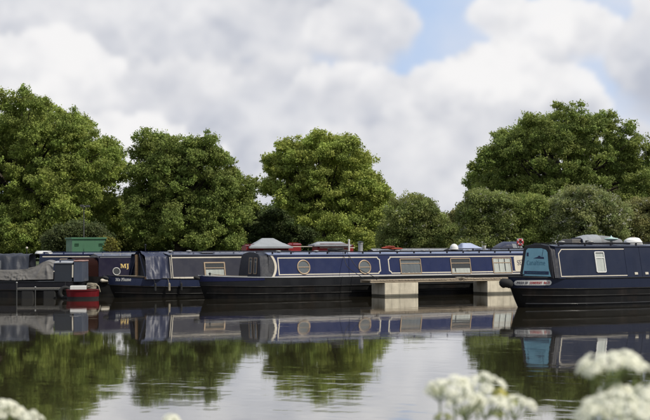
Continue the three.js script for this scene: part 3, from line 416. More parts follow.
// --- A: grey boat on the left edge, half under a grey sheet
const A = new Boat('narrowboat', 'dark grey narrowboat with a navy hood and low cabin on the left edge', { tip: V(waterX(-95, 58.6), 0, -58.6), yaw: 0.5, L: waterX(85, 58.6) - waterX(-95, 58.6), g: 0.62, r: 1.36, rise: 0.1, lean: 0.08, mid: 0.3 });
{
  const b = A; b.buildHull(M.black, M.railBlack, M.grey); b.strake(0.3, 0.024); b.strake(0.62, 0.018, 0, 1, M.grey, 'gunwale_rail');
  b.cabin(b.ux(54.5), b.ux(72.3), M.greyA, M.roofPale, 0.02, M.roofC, 0.4);
  const sl = b.ux(73.8), sr = b.ux(82); b.section(sl, sr, 0.0, b.g, b.r + 0.04, 0.86, paint([0.06, 0.072, 0.10], 0.5), 'stern_cabin'); part('hatch', rbox(sr - sl + 0.05, 0.05, 1.5, (sl + sr) / 2, b.r + 0.08, 0, 0.015), paint([0.36, 0.22, 0.19], 0.6), b.group);
  part('cabin_post', b.onSide(box(0.05, 0.5, 0.012, b.ux(72.9), 0.42, 0.012)), M.cream, b.group);
  const hood = b.cover(b.ux(-6), b.ux(28.5), 1.76, M.hoodCloth, { fold: 0.05, square: 2, seed: 9, name: 'hood', g: 1.0, zb: 0.86 });
  part('hood_window', [b.onSide(new THREE.ShapeGeometry(poly(roundRect(b.ux(-4), 0.52, b.ux(1.5), 0.86, 0.05))).translate(0, 0, 0.03))], M.curtainGrey, b.group);
  b.section(b.ux(-60), b.ux(30), 0, b.g, 1.06, 0.86, M.railBlack, 'fore_cabin');
  part('rail', [tube([V(b.ux(0), 0.62, 1.0), V(b.ux(0), 1.2, 0.93)], 0.016)], M.steel, b.group);
}
{
  const b = A, x0 = b.ux(-12), x1 = b.ux(54), p = thing('tarpaulin', 'crumpled grey tarpaulin hung over the side of the grey boat below the navy hood', 'tarpaulin', V(b.group.position.x, 0, b.group.position.z), b.group.rotation.y);
  part('sheet', grid(90, 30, (u, v) => {
    const x = mix(x0, x1, u), px = mix(-12, 54, u), pk = Math.exp(-(((px - 47) / 10) ** 2)), top = 1.14 + 0.26 * pk, bot = 0.70 - 0.02 * Math.sin(u * 9) + 0.06 * sstep(20, 0, px), y = mix(bot, top, v);
    const dx = px - 46, dy = (y - 1.40) * 25, ph = Math.atan2(dy, dx), far = Math.hypot(dx, dy), pull = (0.055 * Math.pow(0.5 + 0.5 * Math.sin(ph * 8.5 + 0.8), 3) * sstep(2, 10, far) * sstep(48, 12, far)) + 0.03 * fbm(px * 0.5, y * 7, 9, 3) * (1 - v) * sstep(2, 10, px) * sstep(34, 22, px) * 3;
    return V(x, y - 0.04 * Math.sin(u * 5), 0.98 + pull * 0.9 + 0.06 * fbm(x * 1.6, y * 2.4, 2, 4) - 0.10 * v);
  }), M.greyCloth, p);
  part('sheet_top', grid(60, 12, (u, v) => { const x = mix(x0, x1, u), px = mix(-12, 54, u), pk = Math.exp(-(((px - 47) / 10) ** 2)), top = 1.14 + 0.26 * pk - 0.04 * Math.sin(u * 5); return V(x, top + 0.05 * Math.sin(v * Math.PI) - 0.012 + 0.03 * fbm(x * 2, v * 3, 5, 3) * Math.sin(v * Math.PI), mix(0.88 + 0.06 * fbm(x * 1.6, top * 2.4, 2, 4), -0.86, v)); }), M.greyCloth, p);
}
{ // red dinghy with a white thwart box and a bundle
  const p = thing('dinghy', 'small red dinghy with white box seat on the water between dark boats', 'dinghy', at(83, 246, 56.2).setY(0), 6 * R);
  const L = 1.28, sh = (u, k) => { const t = u * 2 - 1, w = 0.55 * Math.pow(1 - Math.pow(Math.abs(t), 3.2), 0.5) * mix(0.82, 1, k); return [t * (L / 2) * mix(0.9, 1, k), w]; };
  part('hull', [1, -1].map((s) => grid(30, 5, (u, v) => { const [x, w] = sh(s > 0 ? u : 1 - u, v); return V(x, mix(-0.12, 0.34, v), s * w); })), M.redDinghy, p);
  part('boot_stripe', [1, -1].map((s) => grid(30, 2, (u, v) => { const [x, w] = sh(s > 0 ? u : 1 - u, mix(0, 0.46, v)); return V(x * 1.012, mix(-0.12, 0.09, v), s * (w + 0.008)); })), M.rubber, p);
  part('gunwale', [1, -1].map((s) => tube(Array.from({ length: 15 }, (_, i) => { const [x, w] = sh(i / 14, 1); return V(x, 0.34, s * w); }), 0.022, 40, 6)), M.redDark, p);
  part('floor', grid(20, 2, (u, v) => { const [x, w] = sh(u, 0.7); return V(x, 0.2, mix(-w, w, v)); }), M.redDark, p);
  part('seat', [rbox(0.62, 0.15, 0.66, -0.16, 0.43, 0.0, 0.02)], M.white, p);
  const q = thing('rope_bundle', 'tangled pale rope heaped on the end of the red dinghy', 'rope', at(92, 246, 56.2).setY(0.36), 0.4); const r = rng(8), pts = []; for (let i = 0; i < 46; i++) { const a = i * 0.9; pts.push(V(Math.cos(a) * (0.14 + 0.07 * r()), 0.02 + i * 0.0045 + r() * 0.03, Math.sin(a) * (0.13 + 0.06 * r()))); } part('coil', tube(pts, 0.022, 200, 5), M.rope, q); part('tail', tube([pts[45], V(0.2, 0.15, 0.1), V(0.26, 0.02, 0.12), V(0.3, -0.1, 0.1)], 0.022, 24, 5), M.rope, q);
  for (const [px, d] of [[65.5, 56.6]]) { const f = thing('tyre_fender', 'black tyre fender hung at the end of the thin pontoon', 'fender', at(px, 246, d).setY(0.22), 0.2); part('tyre', new THREE.TorusGeometry(0.2, 0.075, 10, 24), M.rubber, f); part('lanyard', rod(V(0, 0.2, 0), V(0, 0.45, 0), 0.01), M.ropeDark, f); }
}
{ // thin finger pontoon and two mooring poles before the grey boat
  const a = at(19, 246, 57.1), b = at(70, 246, 57.1), L = b.x - a.x, p = thing('pontoon', 'narrow grey floating pontoon lying along the hull of the grey boat', 'pontoon', V((a.x + b.x) / 2, 0, -57.0), 0);
  part('edge_beam', [rbox(L, 0.06, 0.07, 0, 0.345, 0.2, 0.01), rbox(L, 0.06, 0.07, 0, 0.345, -0.2, 0.01)], M.darkSteel, p); for (let i = 0; i < 14; i++) part('plank', rbox(L / 14 - 0.012, 0.035, 0.46, -L / 2 + (i + 0.5) * L / 14, 0.393, 0, 0.006), M.oldWood, p); for (const s of [-0.6, 0.25]) part('float', rbox(0.5, 0.4, 0.44, s, 0.115, 0, 0.06), M.rubber, p);
  for (const [px, top] of [[17, 0.62], [35.5, 0.44]]) { const q = thing('mooring_pole', top > 0.5 ? 'taller thin steel mooring pole standing in the water by the grey hull' : 'shorter thin steel mooring pole beside the narrow pontoon', 'mooring pole', at(px, 246, 56.5).setY(-1.15)); part('pole', rod(V(0, 0, 0), V(0, top + 1.15, 0), 0.02), M.darkSteel, q); part('cap', new THREE.SphereGeometry(0.036, 10, 8).translate(0, top + 1.15, 0), M.steel, q); }
}

// --- jetty beside D: timber deck on two concrete blocks
{
  const yaw = 30, p0 = at(370, 246, 57.0), p = thing('jetty', 'timber mooring jetty on concrete blocks along the side of the blue boat', 'jetty', V(p0.x, 0, p0.z), yaw * R), g = p; g.updateMatrixWorld(true);
  const inv = g.matrixWorld.clone().invert(), lx = (px, z = 0) => { const o = V(0, EYE, 0).applyMatrix4(inv), e = V(0, EYE, 0).addScaledVector(ray(px, 285), 50).applyMatrix4(inv), t = (o.z - z) / (o.z - e.z); return mix(o.x, e.x, t); };
  const zc = -0.36, w = 0.80, L = lx(560); const top = 0.66;
  const rr = rng(3), n = Math.round(L / 0.145); for (let i = 0; i < n; i++) part('plank', rbox(0.135 + rr() * 0.004, 0.04, w + rr() * 0.02, (i + 0.5) * L / n, top - 0.02 + rr() * 0.006, zc + (rr() - 0.5) * 0.01, 0.006), M.deckWood, p);
  for (const z of [zc + w / 2 - 0.05, zc - w / 2 + 0.05]) part('side_beam', rbox(L, 0.07, 0.06, L / 2, top - 0.08, z, 0.01), M.deckWood, p);
  for (const [a, b] of [[384.5, 418], [487, 530]]) {
    const x0 = lx(a), x1 = lx(b), blk = new THREE.Group(); blk.name = 'pontoon_block'; p.add(blk);
    const wd = 1.0, zz = -wd / 2 + 0.02; part('block', rbox(x1 - x0, 0.47, wd, (x0 + x1) / 2, 0.305, zz, 0.025), M.concrete, blk); part('waterline_band', rbox(x1 - x0 - 0.004, 0.5, wd - 0.004, (x0 + x1) / 2, -0.18, zz, 0.02), M.concreteWet, blk);
  }
  for (const px of [373, 464]) { const x = lx(px) + 0.2; part('mooring_cleat', [rod(V(x, top, zc + 0.3), V(x, top + 0.1, zc + 0.3), 0.02), rod(V(x - 0.1, top + 0.1, zc + 0.3), V(x + 0.1, top + 0.1, zc + 0.3), 0.018)], M.railBlack, p); }
  // ropes
  const wq = (x, y, z) => V(x, y, z).applyMatrix4(g.matrixWorld), rope = (pts, label, mat = M.ropeDark, r = 0.013) => { const o = part('mooring_rope', tube(pts, r, 40, 5), mat, scene); o.name = numbered('mooring_rope'); tag(o, label, 'rope', null); delete o.userData.group; return o; };
  const r0 = onRoof(D, D.ux(345), D.zr - 0.1, 0.06);
  rope([r0, r0.clone().lerp(wq(lx(357), top + 0.05, zc), 0.5).add(V(0, -0.05, 0.05)), wq(lx(360) + 0.25, top + 0.06, zc + 0.25)], 'dark mooring rope slanting from the blue roof past the portholes to the jetty end');
  const r1 = onRoof(D, D.ux(349), D.zr - 0.1, 0.06); rope([r1, r1.clone().lerp(wq(lx(372), top + 0.05, zc), 0.5).add(V(0, -0.08, 0.03)), wq(lx(373) + 0.1, top + 0.12, zc + 0.3)], 'dark mooring rope slanting down to the cleat on the jetty deck');
  const cl = thing('rope_coil', 'pale rope coiled on the planks of the timber jetty', 'rope', wq(lx(461), top + 0.012, zc + 0.28), 0); const cp = []; for (let i = 0; i < 60; i++) { const a = i * 0.5, q = 0.07 + 0.0022 * i; cp.push(V(Math.cos(a) * q, 0.014 + 0.018 * (i % 3) * 0.6, Math.sin(a) * q)); } part('coil', tube(cp, 0.014, 200, 5), M.rope, cl); part('tail', tube([cp[59], V(0.3, 0.02, 0.1), V(0.42, 0.02, 0.02), V(0.55, 0.02, 0.1)], 0.014, 20, 5), M.rope, cl);
  const ck = thing('roof_rope', 'dark heap of rope and hooks on the blue roof before the chimney', 'rope', onRoof(D, D.ux(343), 0.2, 0.02), 0.5), rr2 = rng(19), hp = []; for (let i = 0; i < 60; i++) { const a = i * 0.8; hp.push(V(Math.cos(a) * (0.28 + 0.1 * rr2()), 0.02 + i * 0.002 + rr2() * 0.04, Math.sin(a) * (0.15 + 0.07 * rr2()))); } part('coil', tube(hp, 0.022, 240, 5), M.ropeDark, ck);
}

{
  const w = (b, x, y, z) => V(x, y, z).applyMatrix4(b.group.matrixWorld), rope = (pts, label) => { const o = part('mooring_rope', tube(pts, 0.012, 40, 5), M.rope, scene); o.name = numbered('mooring_rope'); tag(o, label, 'rope'); };
  const a = w(D, 0.5, D.g + 0.15, 0.1), b = w(D, 1.7, D.yAt(1.7, 1) + 0.02, 0.8); rope([a, a.clone().lerp(b, 0.5).add(V(0, -0.03, 0)), b], 'pale rope lying along the foredeck at the bow of the long blue boat');
  const c = w(Cb, 0.4, Cb.yAt(0.4, 1) + 0.02, 0.1), d = w(Cb, 1.9, Cb.yAt(1.9, 1) + 0.02, 0.75); rope([c, c.clone().lerp(d, 0.5).add(V(0, 0.03, 0)), d], 'pale rope lying along the foredeck of the canopied slate boat');
}
// ---------------------------------------------------------------- boats of the rows behind
function backBoat(label, pxBow, depth, yaw, L, r, cabinMat, roofMat, o = {}) {
  const b = new Boat('narrowboat', label, { px: pxBow, d: depth, yaw, L, g: 0.78, r, rise: 0.2, ...o }); b.buildHull(M.black, o.strakeMat ?? M.railBlack, o.deckMat ?? M.grey); b.strake(0.42, 0.025); const f = o.fore ?? 2.2; b.cabin(f, L - (o.aft ?? 1.4), cabinMat, roofMat, 0.08, o.rail ?? M.railBlack, 0.9);
  b.stripe(f + 0.2, L - 1.6, 0.06, 0.10); b.stripe(f + 0.2, L - 1.6, b.vlen - 0.12, b.vlen - 0.08);
  for (let x = f + 1; x < L - 2.4; x += 2.3) b.window(x, 0.28, x + 0.8, b.vlen - 0.2, M.brass, { curtain: M.curtainGrey }); return b;
}
const F1 = backBoat('long low narrowboat with a navy roof edge seen between the grey boat and green hut', 14, 69, 6, 9.5, 1.64, M.navyE, M.navyD, { rail: M.navyD, fore: 1.2 });
const G1 = backBoat('red narrowboat carrying a grey ridged canvas tent, left of the other red boats', 232, 80, 14, 4.6, 2.0, M.red, M.redDark, { rail: M.redDark, fore: 0.6, g: 0.9, aft: 1.6 });
const G2 = backBoat('small bright red cabin boat in the gap between the two tented red boats', 276, 83, 8, 3.6, 2.07, M.red, M.red, { rail: M.red, fore: 0.6, g: 0.9, aft: 2.25 });
const H1 = backBoat('red narrowboat under a low grey canvas roof, right of the other red boats', 303, 81, 12, 4.4, 2.0, M.red, M.redDark, { rail: M.redDark, fore: 0.6, g: 0.9, aft: 1.7 });
const I0 = backBoat('narrowboat with a flat pale grey roof just behind the slate boat', 176, 72, 12, 7.2, 1.66, M.grey, M.roofPale, { fore: 1.2 });
const I1 = backBoat('narrowboat with a grey roof carrying a red folded canvas behind the blue boat', 350, 74, 10, 7.5, 1.74, M.grey, M.roofPale, { fore: 1, rail: M.steel });
const I2 = backBoat('black roofed narrowboat lying behind the stern half of the blue boat', 428, 71, 10, 9, 1.74, M.railBlack, M.railBlack, { fore: 0.9, rail: M.railBlack });
const I3 = backBoat('dark narrowboat with grey canvas shelter behind the teal fronted boat', 552, 62, 10, 9, 1.9, M.grey, M.roofPale, { fore: 1.0, g: 0.85 });
function tent(label, a, b, d, base, ridge, ra, rb, depth, mat, name = 'boat_tent', cat = 'canvas tent', yaw = 0.17) {   // ridged canvas from pixel a to b, its ridge from ra to rb
  const p0 = at(a, 246, d), p1 = at(b, 246, d), L = p1.x - p0.x, t = thing(name, label, cat, V((p0.x + p1.x) / 2, base, p0.z), yaw), q0 = (ra - a) / (b - a), q1 = (rb - a) / (b - a), h = ridge - base;
  part('canvas', [grid(40, 24, (u, v) => { const s = Math.abs(2 * v - 1), e = Math.min(1, u / q0, (1 - u) / (1 - q1)), y = h * Math.min(e, 1 - s + 0.001) ; const hip = Math.min(e, (1 - s) * 1.15), sag = 0.035 * Math.sin(hip * Math.PI); return V((u - 0.5) * L, h * Math.min(1, hip) - sag + 0.02 * fbm(u * 9, v * 7, d, 3), (v - 0.5) * depth); })], mat, t);
  part('valance', [box(L, 0.10, 0.012, 0, -0.045, depth / 2), box(L, 0.10, 0.012, 0, -0.045, -depth / 2), box(0.012, 0.10, depth - 0.02, L / 2, -0.045, 0), box(0.012, 0.10, depth - 0.02, -L / 2, -0.045, 0)], mat, t); return t;
}
tent('grey ridged canvas tent rigged on the roof of the leftmost red boat', 247, 290, 80.5, 1.98, 2.44, 262, 273, 2.4, M.tentCloth);
tent('low flat grey canvas roof rigged over the rightmost red boat', 311, 348, 81.5, 2.08, 2.24, 317, 341, 2.2, M.tentCloth, 'canvas_roof', 'canvas roof');
{ const t = tent('blue grey tarpaulin hunched over a load beside the white dome', 456, 483, 71.5, 1.82, 2.12, 461, 470, 1.5, M.blueGreyCloth, 'tarpaulin', 'tarpaulin', 0.3); }
{ const t = thing('dome_cover', 'small white rounded cover standing on the black roof', 'cover', at(454, 246, 70.6).setY(1.80)); part('cover', [new THREE.LatheGeometry([[0.2, 0], [0.205, 0.1], [0.17, 0.19], [0.10, 0.26], [0, 0.29]].map(([x, y]) => new THREE.Vector2(x, y)), 24)], M.whiteCloth, t); part('rim', new THREE.TorusGeometry(0.205, 0.02, 6, 24).rotateX(Math.PI / 2).translate(0, 0.02, 0), M.white, t); }
{ const t = thing('bucket', 'white bucket at the right end of the blue grey tarpaulin', 'bucket', at(484, 246, 70.6).setY(1.80)); part('pail', new THREE.LatheGeometry([[0, 0], [0.08, 0], [0.105, 0.2], [0.11, 0.2], [0.10, 0.19], [0, 0.06]].map(([x, y]) => new THREE.Vector2(x, y)), 18), M.white, t); part('bail', new THREE.TorusGeometry(0.105, 0.006, 5, 16, Math.PI).translate(0, 0.2, 0), M.steel, t); }
{ const t = thing('folded_canvas', 'folded orange red canvas lying on a grey roof right of the chimney', 'canvas', at(392, 246, 73.6).setY(1.80), 0.12);
  for (const [x, y, w, h, m] of [[-0.24, 0.09, 0.62, 0.12, M.orange], [0.16, 0.05, 0.72, 0.12, M.orange], [-0.12, 0.16, 0.5, 0.07, M.orange]]) part('fold', grid(30, 16, (u, v) => { const a = v * 2 * Math.PI, e = Math.sin(Math.PI * Math.min(0.97, Math.max(0.03, u))), q = 1 + 0.22 * fbm(u * 5 + x * 9, Math.cos(a), Math.sin(a), 3); return V(x + (u - 0.5) * w, y + Math.sin(a) * h / 2 * q * Math.pow(e, 0.3), Math.cos(a) * 0.30 * q * Math.pow(e, 0.3)); }), m, t); }
{ const t = thing('white_post', 'short white post standing behind the blue boat beside the low canvas roof', 'post', at(349, 246, 79).setY(-1.2)); part('post', rod(V(0, 0, 0), V(0, 3.5, 0), 0.05), M.white, t); part('cap', new THREE.SphereGeometry(0.06, 10, 8).translate(0, 3.5, 0), M.white, t); }
{ // dark hooded cruiser and the canopied shelter
  const hood = (t, L, w, h, mat, seed, name = 'hood') => part(name, grid(30, 24, (u, v) => { const a = v * Math.PI, e = Math.min(1, u / 0.34, (1 - u) / 0.14), q = Math.pow(Math.max(0.0, e), 0.55); return V((u - 0.5) * L, h * Math.pow(Math.sin(a), 0.45) * q + 0.02 * fbm(u * 7, v * 6, seed, 3), Math.cos(a) * w / 2 * mix(0.86, 1, 1 - Math.sin(a))); }), mat, t);
  const p = at(505, 246, 78).setY(0), t = thing('cruiser', 'dark cruiser with navy hood and pale side windows left of the red lifebuoy', 'cruiser', p, 0.12);
  part('hull', [1, -1].map((s) => grid(30, 4, (u, v) => { const x = mix(-2.6, 2.0, u), w = 1.0 * Math.pow(1 - Math.pow(1 - Math.min(1, (x + 2.6) / 2.4), 2), 0.6) * mix(0.8, 1, v); return V(x, mix(-0.2, 1.2 + 0.2 * (1 - u), v), s * w); })), M.white, t);
  part('deck', grid(20, 2, (u, v) => { const x = mix(-2.6, 2.0, u), w = 1.0 * Math.pow(1 - Math.pow(1 - Math.min(1, (x + 2.6) / 2.4), 2), 0.6); return V(x, 1.19 + 0.2 * (1 - u), mix(-w, w, v)); }), M.white, t); part('transom', box(0.05, 1.3, 1.96, 1.98, 0.54, 0), M.white, t);
  part('cabin', rbox(2.3, 0.66, 1.7, 0.25, 1.53, 0, 0.1), M.navyCloth, t); const hd = new THREE.Group(); hd.name = 'hood_top'; hd.position.set(0.12, 1.82, 0); t.add(hd); hood(hd, 1.35, 1.6, 0.38, M.navyCloth, 4, 'canvas');
  for (const [x0, x1] of [[0.12, 0.36], [0.40, 0.62]]) part('side_window', new THREE.ExtrudeGeometry(poly([[x0, 0.04], [x1, 0.04], [x1 - 0.08, 0.26], [x0 - 0.06, 0.28]]), { depth: 0.012, bevelEnabled: false }).rotateX(-0.22).translate(0.0, 0.0, 0.80), M.roofPale, hd);
  const q0 = at(592, 246, 62), q = thing('boat_canopy', 'grey canvas canopy with clear panels rigged above the dark boat behind the teal fronted one', 'canopy', V(q0.x, 1.92, q0.z - 0.3), 0.17), s = 62 / 1457;
  const half = (xa, xb, h0, h1, mat, nm, seed) => part(nm, grid(24, 24, (u, v) => { const a = v * Math.PI, hh = mix(h0, h1, u) + 0.05 * Math.sin(u * Math.PI); return V(mix(xa, xb, u), hh * Math.pow(Math.sin(a), 0.4) + 0.03 * fbm(u * 6, v * 6, seed, 3), Math.cos(a) * 0.86); }), mat, q);
  half(-15 * s, 4 * s, 0.40, 0.52, M.tentCloth, 'canvas', 2); half(4 * s, 26 * s, 0.48, 0.36, canvas([0.17, 0.175, 0.18]), 'canvas', 7);
  part('end_flap', [new THREE.ExtrudeGeometry(poly([[-0.84, 0], [0.84, 0], [0.78, 0.32], [0.5, 0.40], [-0.5, 0.40], [-0.78, 0.32]]), { depth: 0.015, bevelEnabled: false }).rotateY(-Math.PI / 2).translate(-15 * s, 0, 0)], M.navyCloth, q);
  for (const [x0, x1] of [[-13, -9], [6, 12], [14, 23]]) part('clear_panel', new THREE.ExtrudeGeometry(poly(roundRect(x0 * s, 0.05, x1 * s, 0.27, 0.04)), { depth: 0.01, bevelEnabled: false }).rotateX(-0.12).translate(0, 0.01, 0.865), x0 < 0 ? M.dark : M.roofPale, q);
  part('locker', [rbox(10 * s, 0.34, 1.3, -20.5 * s, 0.17, 0, 0.03)], M.greyCloth, q);
}
{ // lifebuoy on its post
  const t = thing('lifebuoy', 'red lifebuoy mounted on a post between the hooded cruiser and the teal fronted boat', 'lifebuoy', at(520, 246, 76).setY(0)); t.position.y = -1.2;
  part('post', rod(V(0, 0, -0.08), V(0, 3.35, -0.08), 0.04), M.steel, t); part('ring', new THREE.TorusGeometry(0.13, 0.055, 10, 26).translate(0, 3.36, 0.03), M.lifeRed, t);
  for (let i = 0; i < 4; i++) part('band', new THREE.TorusGeometry(0.13, 0.059, 10, 6, 0.3).rotateZ(i * Math.PI / 2 + 0.6).translate(0, 3.36, 0.03), M.white, t); part('backboard', rbox(0.34, 0.4, 0.03, 0, 3.36, -0.05, 0.02), M.steel, t);
}
{ const t = thing('mast', 'thin dark mast rising behind the navy hood of the grey boat', 'mast', at(27, 246, 66.5).setY(-1.2)); part('pole', rod(V(0, 0, 0), V(0, 3.15, 0), 0.028, 0.02), M.railBlack, t); part('lamp', new THREE.SphereGeometry(0.055, 10, 8).translate(0, 3.16, 0), M.cream, t);
  const u = thing('upturned_dinghy', 'small pale dinghy upturned on the navy roofed boat left of the green hut', 'dinghy', at(44, 246, 68.8).setY(1.68), 0.1); part('hull', grid(24, 12, (a, b) => { const t2 = a * 2 - 1, w = 0.3 * Math.pow(Math.max(0, 1 - Math.pow(Math.abs(t2), 2.6)), 0.5), e = b * Math.PI; return V(t2 * 0.42, 0.13 * Math.pow(Math.sin(e), 0.6) * Math.sqrt(w / 0.3 + 0.0001), Math.cos(e) * w); }), M.white, u); part('keel', rbox(0.7, 0.025, 0.03, 0, 0.135, 0, 0.006), M.steel, u); }

// ---------------------------------------------------------------- hut and lamp post on the far bank
{
  const d = 101, gy = 0.6, fr = at(89, 246, d), s = d / 1457, w = 33.5 * s, top = at(89, 238, d).y, t = thing('hut', 'green painted service hut on the far bank beneath the lamp post', 'hut', V(fr.x, gy, fr.z), 19 * R), h = top - gy, dp = 2.6;
  part('wall', [box(w, h - 0.08, dp, 0, (h - 0.08) / 2, -dp / 2)], M.hut, t); part('roof', rbox(w + 0.16, 0.12, dp + 0.16, 0, h - 0.02, -dp / 2, 0.02), M.hut, t);
  for (const x of [-w * 0.36, w * 0.36]) { const v = new THREE.Group(); v.name = 'vent'; t.add(v); part('frame', ringRR(x - 0.14, h - 0.56, x + 0.14, h - 0.36, 0.012, 0.02, 0.03), M.hutDark, v); for (let i = 0; i < 4; i++) part('louvre', box(0.24, 0.012, 0.04, x, h - 0.53 + i * 0.045, 0.012).rotateX(0.0), M.hutDark, v); }
  part('door', [box(0.9, h - 0.75, 0.03, 0.1, (h - 0.75) / 2 + 0.02, 0.016)], M.hut, t); part('handle', [box(0.03, 0.12, 0.05, -0.24, 0.95, 0.05)], M.steel, t);
  part('plinth', box(w + 0.1, 0.2, dp + 0.1, 0, 0.02, -dp / 2), M.concrete, t);
}
{
  const d = 106, p = at(84, 246, d), top = at(84, 207, d).y, t = thing('lamp_post', 'slim steel lamp post with a small flat lamp head behind the green hut', 'lamp post', V(p.x, 0.6, p.z)), h = top - 0.6;
  part('post', rod(V(0, 0, 0), V(0, h, 0), 0.05, 0.035, 10), M.darkSteel, t); part('arm', rod(V(-0.2, h, 0), V(0.28, h + 0.03, 0.1), 0.035), M.steel, t);
  for (const [x, y] of [[-0.12, 0.1], [0.3, 0.07]]) { const l = part('lamp_head', rbox(0.30, 0.10, 0.26, x, h + y, 0.1, 0.03), M.darkSteel, t); part('lens', box(0.26, 0.01, 0.2, x, h + y - 0.06, 0.1), M.curtain, l); }
}

// ---------------------------------------------------------------- trees and shrubs
function leafClump(seed, n, len, wid, rad, flatY = 0.8) {
  const r = rng(seed), pos = [], nor = [];
  for (let i = 0; i < n; i++) {
    const dir = V(r() * 2 - 1, r() * 2 - 1, r() * 2 - 1).normalize(), c = dir.clone().multiplyScalar(rad * Math.pow(r(), 0.5)); c.y *= flatY;
    const nn = V(r() * 2 - 1, r() * 1.6 - 0.2, r() * 2 - 1).addScaledVector(dir, 0.6).normalize(), a = V(r() * 2 - 1, r() * 2 - 1.2, r() * 2 - 1).cross(nn).normalize(), b = nn.clone().cross(a), l = len * (0.7 + 0.6 * r()), w = wid * (0.7 + 0.6 * r());
    const p0 = c.clone().addScaledVector(a, -l / 2), p2 = c.clone().addScaledVector(a, l / 2), m = c.clone().addScaledVector(nn, l * 0.1), p1 = m.clone().addScaledVector(b, w / 2), p3 = m.clone().addScaledVector(b, -w / 2);
    for (const t of [[p0, p1, p2], [p0, p2, p3]]) { const q = t[1].clone().sub(t[0]).cross(t[2].clone().sub(t[0])).normalize(); if (q.dot(nn) < 0) { q.negate(); t.reverse(); } for (const v of t) { pos.push(v.x, v.y, v.z); nor.push(q.x, q.y, q.z); } }
  }
  const g = new THREE.BufferGeometry(); g.setAttribute('position', new THREE.Float32BufferAttribute(pos, 3)); g.setAttribute('normal', new THREE.Float32BufferAttribute(nor, 3)); return g;
}
const leaf = new THREE.MeshPhysicalMaterial({ color: C(1, 1, 1), roughness: 0.8, transmission: 0.40, thickness: 0, specularIntensity: 0.4, side: THREE.DoubleSide });
const petal = new THREE.MeshPhysicalMaterial({ color: C(1, 1, 1), roughness: 0.8, transmission: 0.3, thickness: 0, specularIntensity: 0.3, side: THREE.DoubleSide });
const oakClump = leafClump(1, 14, 0.19, 0.115, 0.36), shrubClump = leafClump(2, 14, 0.15, 0.085, 0.25), blossomClump = leafClump(3, 12, 0.12, 0.10, 0.20);
function foliage(name, spots, geo, mat, parent) {
  const m = new THREE.InstancedMesh(geo, mat, spots.length), o = new THREE.Object3D(), c = new THREE.Color(); m.name = name;
  spots.forEach((s, i) => { o.position.copy(s.p); o.rotation.set(s.a, s.b, s.c); o.scale.setScalar(s.s); o.updateMatrix(); m.setMatrixAt(i, o.matrix); m.setColorAt(i, c.setRGB(...s.col)); });
  m.castShadow = m.receiveShadow = true; m.userData.kind = 'stuff'; parent.add(m); return m;
}
